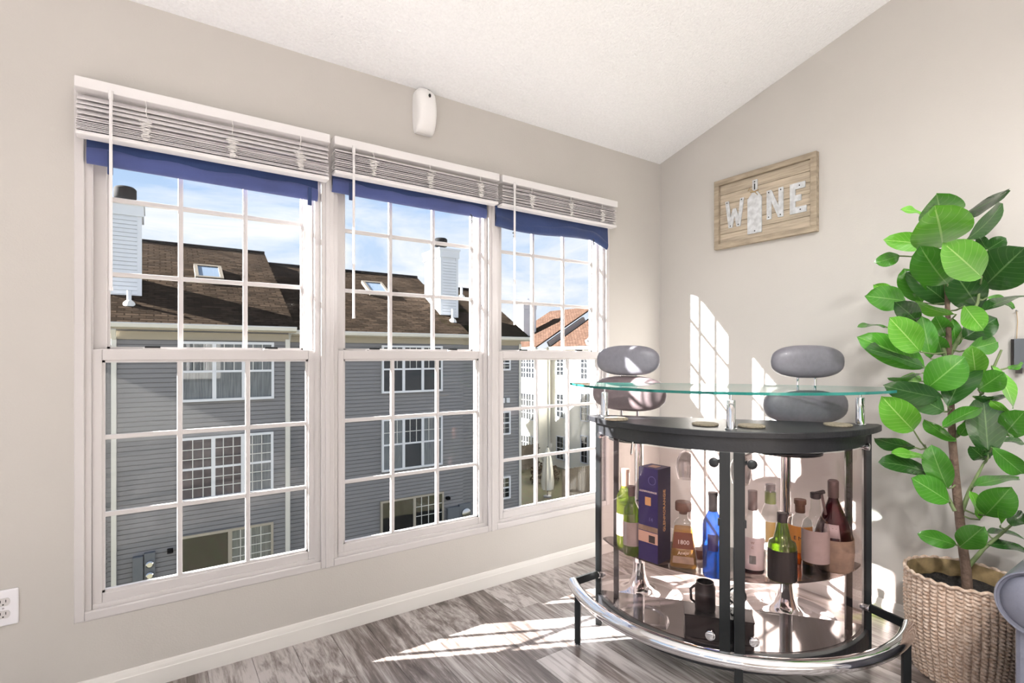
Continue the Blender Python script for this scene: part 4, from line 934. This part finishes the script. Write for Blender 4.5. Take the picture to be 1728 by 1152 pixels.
# ================================================================== leather armchair at the right edge
def armchair():
    t = thing('armchair', 'grey-blue leather armchair with a rolled arm at the right edge', 'armchair', (2.28, -.02, 0))
    fx, bx = 1.88, 2.66
    def arm(yc, s):
        m = MB(); n = 28; segs = [(fx+.012, .84), (fx, .96), (fx+.012, 1.0), (fx+.05, 1.02), (fx+.3, 1.03), (fx+.55, 1.03), (bx, 1.0)]
        o = []
        for x, k in segs:
            for j in range(n): g = 2*math.pi*j/n; m.v.append(Vector((x, yc+.085*k*math.cos(g), .545+.085*k*math.sin(g)*(1.0))))
        for i in range(len(segs)-1):
            for j in range(n): l = (j+1) % n; m.f.append((i*n+j, (i+1)*n+j, (i+1)*n+l, i*n+l))
        m.f += [tuple(reversed(range(n))), tuple((len(segs)-1)*n+j for j in range(n))]
        a = m.build('rolled_arm', 'leather', t, smooth=50)
        MB().tube([(fx-.001, yc+.083*math.cos(2*math.pi*j/36), .545+.083*math.sin(2*math.pi*j/36)) for j in range(36)], .0032, 6, closed=True).build('piping', 'leather', a, smooth=60)
        MB().ellipsoid((fx+.010, yc, .543), ((.030, 0, 0), (0, .076, 0), (0, 0, .074)), 24, 14).build('front_puff', 'leather', a, smooth=60)
        y0, y1 = yc-.095, yc+.048
        if s < 0: y0, y1 = yc-.048, yc+.095
        p = [(y0, .06), (y1-.012, .06), (y1, .30), (y1, .50), (y0, .50)] if s > 0 else [(y0+.012, .06), (y1, .06), (y1, .50), (y0, .50), (y0, .30)]
        MB().prism_axis(p, fx+.012, bx, 0).build('arm_panel', 'leather', t, bevel=.012)
    arm(.350, 1); arm(-.390, -1)
    MB().box(fx+.03, bx-.10, -.300, .258, .10, .30).build('seat_base', 'leather', t, bevel=.02)
    MB().box(fx+.02, bx-.18, -.290, .248, .302, .445).build('seat_cushion', 'leather', t, bevel=.045)
    MB().box(bx-.17, bx, -.345, .300, .10, .88).build('back', 'leather', t, bevel=.05)
    for x in (fx+.06, bx-.06):
        for y in (-.40, .36): MB().lathe([(.018, 0), (.024, .06), (.024, .065)], (x, y, 0), 14).build('foot', 'dark_wood', t, smooth=40)
armchair()
# ================================================================== outdoors
GZ = -7.2
struct(MB().box(-40, 70, 3.5, 90, GZ-.3, GZ).build('ground', 'grass'), 'dark grass yard between the houses')
PIT = .566
def boards(parent, x0, x1, yface, z0, z1, pitch=.127, mat='siding'):
    """lapped siding: each board its own piece, bottom edge proud"""
    n = int(math.ceil((z1-z0)/pitch)); src = None; inv = INV[parent]
    for k in range(n):
        z = z0+pitch*k; 
        if src is None:
            poly = [(0, 0), (-.042, 0), (-.026, pitch-.020), (0, pitch-.020)]
            src = MB().prism_axis(poly, 0, 1, 0).build('siding_board', mat, parent, local=True); o = src
        else: o = src.copy(); COL.objects.link(o); o.parent = parent
        o.location = inv @ Vector((x0, yface, z)); o.scale = (x1-x0, 1, min(1, (z1-z)/pitch))
def roof_slab(parent, x0, x1, ye, ze, yr, zr, mat='roof_brown', name='roof', th=.12):
    m = MB(); m.v = [Vector(p) for p in ((x0, ye, ze), (x1, ye, ze), (x1, yr, zr), (x0, yr, zr), (x0, ye, ze-th), (x1, ye, ze-th), (x1, yr, zr-th), (x0, yr, zr-th))]
    m.f = [(0, 1, 2, 3), (7, 6, 5, 4), (0, 4, 5, 1), (1, 5, 6, 2), (2, 6, 7, 3), (3, 7, 4, 0)]
    s = math.hypot(yr-ye, zr-ze); m.uv = [(x0, 0), (x1, 0), (x1, s), (x0, s)]*2
    return m.build(name, mat, parent, fix=False)
def far_window(parent, f, u0, u1, z0, z1, lites, back, frame='far_frame', door=False, rail=True, grid=(3, 2), lower_grid=True, backs=None):
    """window on a facade; f(u, out, z) -> world, out = distance in front of the wall"""
    def bx(m, ua, ub, o0, o1, za, zb):
        m.add([f(ua,o0,za), f(ub,o0,za), f(ub,o1,za), f(ua,o1,za), f(ua,o0,zb), f(ub,o0,zb), f(ub,o1,zb), f(ua,o1,zb)], [(0,3,2,1),(4,5,6,7),(0,1,5,4),(1,2,6,5),(2,3,7,6),(3,0,4,7)])
    fw = .07; m = MB(); bx(m, u0-fw, u0, -.03, .075, z0-fw, z1+fw); bx(m, u1, u1+fw, 0, .075, z0-fw, z1+fw); bx(m, u0, u1, 0, .075, z1, z1+fw); bx(m, u0, u1, 0, .09, z0-fw, z0)
    w = m.build('window', frame, parent)
    n = len(lites)-1
    for i in range(n):
        a = u0+(u1-u0)*lites[i]; b = u0+(u1-u0)*lites[i+1]
        m = MB(); bx(m, a, b, .006, .028, z0, z1); m.build('curtain', (backs[i] if backs else back), w)
        m = MB(); bx(m, a, b, .050, .054, z0, z1); m.build('pane', 'far_glass', w)
        if i: m = MB(); bx(m, a-.05, a+.05, 0, .072, z0, z1); m.build('mullion', frame, w)
        zm = (z0+z1)/2
        if rail and not door: m = MB(); bx(m, a, b, .03, .066, zm-.03, zm+.03); m.build('meeting_rail', frame, w)
        if grid:
            g = MB(); zs = [(zm, z1)]+([(z0, zm)] if lower_grid else [])
            if door: zs = [(z0, z1)]
            if not (door and i == (0 if lites[-2] < .6 else 1)):
                for (za, zb) in zs:
                    for k in range(1, grid[0]): u = a+(b-a)*k/grid[0]; bx(g, u-.011, u+.011, .046, .060, za, zb)
                    for k in range(1, grid[1]): z = za+(zb-za)*k/grid[1]; bx(g, a, b, .046, .060, z-.011, z+.011)
                gg = g.build('grille', 'far_grille', w); gg['kind'] = 'stuff'
    return w
def chimney(parent, x0, x1, y0, y1, zb, zt, flue=True, mat='siding_white', flue_mat='flue_black'):
    c = MB().box(x0, x1, y0, y1, zb, zt).build('chimney', mat, parent)
    for xa, xb in ((x0-.02, x0+.09), (x1-.09, x1+.02)): MB().box(xa, xb, y0-.03, y0+.02, zb, zt).build('corner_trim', 'siding_white', c)
    MB().box(x0-.06, x1+.06, y0-.06, y1+.06, zt-.30, zt-.02).build('band', 'siding_white', c); MB().box(x0-.09, x1+.09, y0-.09, y1+.09, zt-.02, zt+.06).build('cap', 'siding_white', c)
    src = None; inv = INV[parent]
    n = int((zt-.30-zb)/.115)
    for k in range(n):
        z = zb+.115*k
        if src is None: src = MB().prism_axis([(0, 0), (-.038, 0), (-.026, .098), (0, .098)], 0, 1, 0).build('siding_board', mat, c, local=True); o = src
        else: o = src.copy(); COL.objects.link(o); o.parent = c
        o.location = inv @ Vector((x0+.09, y0, z)); o.scale = (x1-x0-.18, 1, 1)
    if flue:
        xc, yc = (x0+x1)/2, (y0+y1)/2
        MB().lathe([(.17, zt+.05), (.17, zt+.25), (.25, zt+.27), (.27, zt+.30), (.27, zt+.55), (.22, zt+.60), (0, zt+.60)], (xc, yc, 0), 20).build('flue', flue_mat, c, smooth=40)
def vent_pipe(parent, p, h=.45):
    v = MB().tube([p, p+UP*h], .055, 10).build('vent_pipe', 'siding_white', parent, smooth=40)
    MB().lathe([(.17, -.08), (.12, .04), (.06, .09), (0, .09)], p, 14).build('flashing', 'gutter', v, smooth=40)
def roof_hit(px, py, ye, ze):
    r = ray(px, py); # plane z = ze + PIT (y-ye)
    t = (ze-PIT*ye-EYE)/(r.z-PIT*r.y); return Vector((0, 0, EYE))+r*t
def skylight(parent, px, py, ye, ze, w, l):
    p = roof_hit(px, py, ye, ze); u = Vector((0, 1, PIT)).normalized(); nn = Vector((0, -PIT, 1)).normalized()
    s = MB(); 
    for a, b, hw, hl in ((0, l/2, w/2+.05, .05), (0, -l/2, w/2+.05, .05)): s.obox(p+u*b+nn*.06, Vector((hw, 0, 0)), u*hl, nn*.07)
    for a in (-w/2, w/2): s.obox(p+Vector((a, 0, 0))+nn*.06, Vector((.05, 0, 0)), u*l/2, nn*.07)
    so_ = s.build('skylight', 'skylight_frame', parent); MB().obox(p+nn*.09, Vector((w/2, 0, 0)), u*l/2, nn*.012).build('skylight_pane', 'skylight', so_)
def house_row():
    Y1, Y2, Y3, Y0 = 17.0, 17.6, 18.2, 17.7
    xa = P(181, 600, 1, Y1).x; xb = P(487, 600, 1, Y1).x; xc = 9.76; xd = P(878, 600, 1, Y3).x
    t = thing('town_house', 'grey-sided town house row with brown shingle roof facing the windows', 'building', ((xa+xd)/2, Y3, GZ))
    ZE = 1.98
    for (x0, x1, y) in ((-9, xa, Y0), (xa, xb, Y1), (xb, xc, Y2), (xc, xd, Y3)):
        MB().box(x0, x1, y, 27.5, GZ, ZE-.05).build('wall', 'siding', t)
        boards(t, x0+.005, x1-.02, y, -6.0, ZE-.36)
        MB().box(x0, x1, y-.035, y, ZE-.36, ZE-.14).build('frieze', 'soffit', t)
    def unit_roof(x0, x1, y, dz=0, rt=.15):
        ye, ze = y-.32, ZE+dz; yr = 22.2; zr = ze+PIT*(yr-ye)
        roof_slab(t, x0, x1+rt, ye, ze, yr, zr); roof_slab(t, x0, x1+rt, 27.8, ze, yr, zr)
        MB().box(x0, x1+rt, ye-.02, y, ze-.16, ze-.13).build('soffit', 'soffit', t)
        MB().prism_axis([(ye-.11, ze+.01), (ye-.13, ze-.02), (ye-.10, ze-.11), (ye, ze-.13), (ye, ze+.01)], x0, x1+rt, 0).build('gutter', 'gutter', t)
        MB().prism_axis([(y, ze-.1), (27.4, ze-.1), (yr, zr-.25)], x0+.02, x1-.02, 0).build('gable', 'siding', t)
        MB().tube([(x0, yr, zr+.0), (x1+rt, yr, zr+.0)], .07, 8).build('ridge_cap', 'flue_black', t)
        return ye, ze
    unit_roof(-9, xa, Y0, -.05, 0); e1 = unit_roof(xa, xb, Y1, .06); e2 = unit_roof(xb, xc, Y2, 0); e3 = unit_roof(xc, xd, Y3, -.02, .3)
    for px, y in ((192, Y1), (486, Y2)):
        x = P(px, 700, 1, y-.1).x
        d = MB().box(x-.055, x+.055, y-.16, y-.05, GZ, ZE-.35).build('downspout', 'gutter', t, bevel=.01); MB().bar((x, y-.11, ZE-.36), (x, y-.33, ZE-.10), .10, .10).build('elbow', 'gutter', d)
    MB().box(xb-.10, xb+.02, Y1-.06, Y1+.02, GZ, ZE-.3).build('corner_trim', 'gutter', t); MB().box(xd-.10, xd+.02, Y3-.06, Y3+.02, GZ, ZE-.3).build('corner_trim', 'gutter', t)
    def FY(y): return lambda u, o, z: Vector((u, y-.040-o, z))
    def win(pa, pb, za, zb, y, **k):
        u0, u1 = P(pa, 700, 1, y).x, P(pb, 700, 1, y).x; return far_window(t, FY(y), u0, u1, za, zb, **k)
    zat = lambda px, py, y: P(px, py, 1, y).z
    th = [0, .333, .667, 1]
    win(309, 457, zat(309, 674, Y1), zat(309, 580, Y1), Y1, lites=th, back='curtain', lower_grid=False)
    win(307, 456, zat(307, 842, Y1), zat(307, 743, Y1), Y1, lites=th, back='curtain_brown', backs=['curtain_brown', 'curtain_brown', 'curtain'], grid=(3, 3))
    win(307, 456, zat(307, 985, Y1), zat(307, 908, Y1), Y1, lites=[0, .52, 1], back='room_dark', backs=['room_dark', 'curtain'], frame='far_frame_tan', door=True, grid=(4, 5))
    win(646, 742, zat(646, 660, Y2), zat(646, 586, Y2), Y2, lites=th, back='room_dark', lower_grid=False)
    win(646, 742, zat(646, 792, Y2), zat(646, 710, Y2), Y2, lites=th, back='curtain', backs=['curtain', 'room_dark', 'curtain'], grid=(3, 2), lower_grid=False)
    win(644, 744, zat(644, 930, Y2), zat(644, 848, Y2), Y2, lites=[0, .52, 1], back='room_dark', frame='far_frame_tan', door=True, grid=(4, 5))
    for (ya_, yb_) in ((622, 603), (730, 696), (838, 806)): win(842, 857, zat(850, ya_, Y3), zat(850, yb_, Y3), Y3, lites=[0, 1], back='room_dark', grid=(2, 2))
    # chimneys, skylights, vents
    h = roof_hit(214, 497, *e1); y0 = h.y
    chimney(t, P(181, 497, 1, y0).x, P(238, 497, 1, y0).x, y0, y0+1.0, h.z-.1, 5.42)
    h = roof_hit(757, 531, *e2); y0 = h.y
    chimney(t, P(743, 531, 1, y0).x, P(772, 531, 1, y0).x, y0, y0+1.45, h.z-.1, 5.42)
    skylight(t, 352, 463, *e1, .70, 1.0); skylight(t, 634, 489, *e2, .75, 1.1)
    vent_pipe(t, roof_hit(218, 512, *e1), .35); vent_pipe(t, roof_hit(764, 541, *e2), .45); vent_pipe(t, roof_hit(779, 500, *e3), .45)
    # electric meters and small lamps on the siding
    def meter(pa, pb, py0, py1, y, two=True):
        u0, u1 = P(pa, 900, 1, y).x, P(pb, 900, 1, y).x; z1, z0 = P(pa, py0, 1, y).z, P(pa, py1, 1, y).z; um = (u0+u1)/2
        b = MB().box(u0, um-.02, y-.20, y-.02, z0, z1).build('meter_box', 'meter_grey', t, bevel=.01); MB().box(um, u1, y-.16, y-.02, z0, z1+.05).build('meter_panel', 'meter_grey', b, bevel=.01)
        for k in ((.68, .28) if two else (.5,)):
            zc = z0+(z1-z0)*k; xc_ = (um+u1)/2; q = (u1-um)*.36
            MB().tube([(xc_, y-.15, zc), (xc_, y-.23, zc), (xc_, y-.26, zc)], [q, q, q*.7], 18).build('meter_dial', 'steel', b, smooth=40)
    meter(224, 262, 938, 985, Y1); meter(752, 792, 856, 882, Y2, False)
    for px, py, y in ((287, 927, Y1), (754, 839, Y2)):
        p = P(px, py, 1, y); MB().box(p.x-.07, p.x+.07, y-.18, y-.02, p.z-.06, p.z+.05).build('wall_lamp', 'flue_black', t, bevel=.02)
    p = P(851, 675, 1, Y3); MB().box(p.x-.2, p.x-.05, Y3-.12, Y3-.02, p.z-.1, p.z+.1).build('wall_vent', 'siding_white', t); MB().box(p.x+.05, p.x+.2, Y3-.12, Y3-.02, p.z-.1, p.z+.1).build('wall_vent', 'siding_white', t)
house_row()
def far_house():
    XL_, XR_ = 24.0, 25.2; ys = 31.6; ZE = 1.75
    t = thing('town_house', 'cream sunlit town house with reddish shingle roof seen through the corner window', 'building', (26, 28, GZ))
    MB().box(XL_, 34, ys, 37, GZ, ZE).build('wall', 'siding_cream', t); MB().box(XR_, 34, 12, ys, GZ, ZE).build('wall', 'siding_cream', t)
    # lapped boards of the lit fronts, far away: one joined piece per front
    for x, y0, y1 in ((XL_, ys, 37), (XR_, 12, ys)):
        m = MB(); z = GZ
        while z < ZE-.2: m.prism_axis([(z, 0), (z, -.02)] and [(x, z), (x-.03, z), (x-.004, z+.14), (x, z+.14)], y0, y1, 1); z += .14
        o = m.build('siding_boards', 'siding_cream', t); o['kind'] = 'stuff'
    MB().box(XL_-.03, XL_+.02, ys, ys+.12, GZ, ZE).build('corner_trim', 'siding_white', t)
    xr, zr = 29.6, ZE+PIT*6.0
    def slab(y0, y1, xe):
        m = MB(); ze = ZE+.1; z1 = ze+PIT*(xr-xe); m.v = [Vector(p) for p in ((xe, y1, ze), (xe, y0, ze), (xr, y0, z1), (xr, y1, z1), (xe, y1, ze-.12), (xe, y0, ze-.12), (xr, y0, z1-.12), (xr, y1, z1-.12))]
        m.f = [(0, 1, 2, 3), (7, 6, 5, 4), (0, 4, 5, 1), (1, 5, 6, 2), (2, 6, 7, 3), (3, 7, 4, 0)]; s = math.hypot(xr-xe, z1-ze); m.uv = [(y1, 0), (y0, 0), (y0, s), (y1, s)]*2
        m.build('roof', 'roof_red', t, fix=False)
        MB().box(xe-.12, xe, y0, y1, ze-.20, ze+.0).build('gutter', 'siding_cream', t); MB().box(xe, xe+.4, y0, y1, ze-.22, ze-.16).build('soffit', 'siding_cream', t)
        return ze
    slab(ys-.1, 37.2, XL_-.35); slab(12, ys-.1, XR_-.35)
    # divider walls rising out of the roof slope
    for y in (ys-.1, 27.2):
        x0, x1 = 24.9, 28.6; z0 = ZE+.1+PIT*(x0-XL_+.35)-.5; u = Vector((1, 0, PIT)).normalized()
        c = Vector(((x0+x1)/2, y, ZE+.1+PIT*((x0+x1)/2-XR_+.35)+.1)); MB().obox(c, u*(x1-x0)*.56, Vector((0, .12, 0)), Vector((-PIT, 0, 1)).normalized()*.28).build('party_wall', 'siding', t)
    chimney(t, 24.75, 26.0, 34.6, 35.6, 1.2, 5.3, True, 'siding_white', 'siding_white')
    def FX(x): return lambda u, o, z: Vector((x-.02-o, u, z))
    def win(pa, pb, ya, yb, x, **k):
        u1 = P(pa, 700, 0, x).y; u0 = P(pb, 700, 0, x).y; z0 = P((pa+pb)/2, yb, 0, x).z; z1 = P((pa+pb)/2, ya, 0, x).z
        far_window(t, FX(x), u0, u1, z0, z1, **k)
    for (ya, yb) in ((603, 637), (664, 707), (736, 778)):
        win(880, 907, ya, yb, XL_, lites=[0, .33, .67, 1], back='room_dark', grid=(2, 2))
        win(941, 952, ya+1, yb-4, XR_, lites=[0, 1], back='room_dark', grid=(2, 2))
        win(982, 992, ya, yb+2, XR_, lites=[0, 1], back='room_dark', grid=(2, 2))
    MB().box(XL_+.9, XL_+1.02, ys-.13, ys-.01, GZ, ZE).build('downspout', 'siding_cream', t)
far_house()
def rear_house():
    t = thing('town_house', 'gabled town house hidden behind the grey row, shading the yard', 'building', (4, 34, GZ))
    MB().prism_axis([(28.6, GZ), (38.6, GZ), (38.6, 2.0), (33.6, 5.2), (28.6, 2.0)], -6, 12.0, 0).build('wall', 'siding', t)
    for ye in (28.2, 39.0): roof_slab(t, -6.2, 12.3, ye, 2.15, 33.6, 5.55)
rear_house()
# yard: fence panels, shrubs, a folded patio umbrella
def fence(label, a, b):
    a = Vector(a); b = Vector(b); d = b-a; L = d.length; d.normalize(); t = thing('wooden_fence', label, 'fence', (a+b)/2, 0, 'yard fences')
    n = int(L/.15)
    src = None
    for k in range(n):
        p = a+d*(.15*k+.07)
        if src is None: src = MB().obox(Vector((0, 0, .9)), d*.069, Vector((-d.y, d.x, 0))*.012, UP*.9).build('picket', 'fence_wood', t, local=True); o = src
        else: o = src.copy(); COL.objects.link(o); o.parent = t
        o.location = INV[t] @ p; o.scale = (1, 1, random.uniform(.985, 1.01))
    for z in (.35, 1.45): MB().bar(a+UP*z, b+UP*z, .05, .09).build('rail', 'fence_wood', t)
fence('dark wooden yard fence running out from the cream house corner', (18.2, 31.0, GZ), (24.0, 31.4, GZ)); fence('dark wooden yard fence along the shaded yard, nearest the grey house', (13.2, 22.2, GZ), (18.0, 30.8, GZ)); fence('dark wooden yard fence below the cream house windows', (19.5, 23.4, GZ), (25.0, 23.4, GZ))
def shrub(label, c, r, h):
    t = thing('shrub', label, 'shrub', c, 0, 'shrubs in the yard'); random.seed(int(c[0]*10)); m = MB()
    for k in range(420):
        u = random.uniform(0, 6.28); v = random.random(); q = r*math.sqrt(random.random()); p = Vector((q*math.cos(u), q*math.sin(u), h*(.1+.9*v)*(1-.5*(q/r)**2)))
        a = Vector((random.uniform(-1, 1), random.uniform(-1, 1), random.uniform(-1, 1))).normalized()*.12; b = a.cross(Vector((random.uniform(-1, 1), .3, random.uniform(-1, 1)))).normalized()*.06
        m.add([p-a, p+b, p+a, p-b], [(0, 1, 2, 3)])
    fo = m.build('foliage', 'bush', t, local=True, fix=False); fo['kind'] = 'stuff'
    MB().tube([(0, 0, 0), (0, 0, h*.6)], .05, 6).build('stem', 'bark', t, local=True)
shrub('brown shrub by the foot of the cream house', (22.4, 33.0, GZ), 1.1, 2.3); shrub('brown shrub in the middle of the shaded yard', (21.4, 27.5, GZ), 1.0, 1.6)
def umbrella():
    p = P(924, 838, 2, GZ); t = thing('patio_umbrella', 'pale folded patio umbrella standing in the shaded yard', 'umbrella', p)
    MB().tube([(0, 0, 0), (0, 0, 3.0)], .03, 8).build('pole', 'fence_wood', t, local=True); MB().lathe([(.25, 0), (.25, .06), (.05, .10), (0, .1)], (0, 0, 0), 16).build('foot', 'meter_grey', t, local=True, smooth=40)
    m = MB(); n = 32; lv = [(.30, .45), (.34, .9), (.28, 1.6), (.20, 2.3), (.06, 2.9), (.01, 2.95)]
    for r_, z in lv:
        for k in range(n): a = 2*math.pi*k/n; q = r_*(1+.18*math.cos(8*a)); m.v.append(Vector((q*math.cos(a), q*math.sin(a), z)))
    for i in range(len(lv)-1):
        for k in range(n): l = (k+1) % n; m.f.append((i*n+k, i*n+l, (i+1)*n+l, (i+1)*n+k))
    m.f += [tuple(reversed(range(n))), tuple((len(lv)-1)*n+k for k in range(n))]
    m.build('folded_canopy', 'siding_cream', t, local=True, smooth=40)
umbrella()
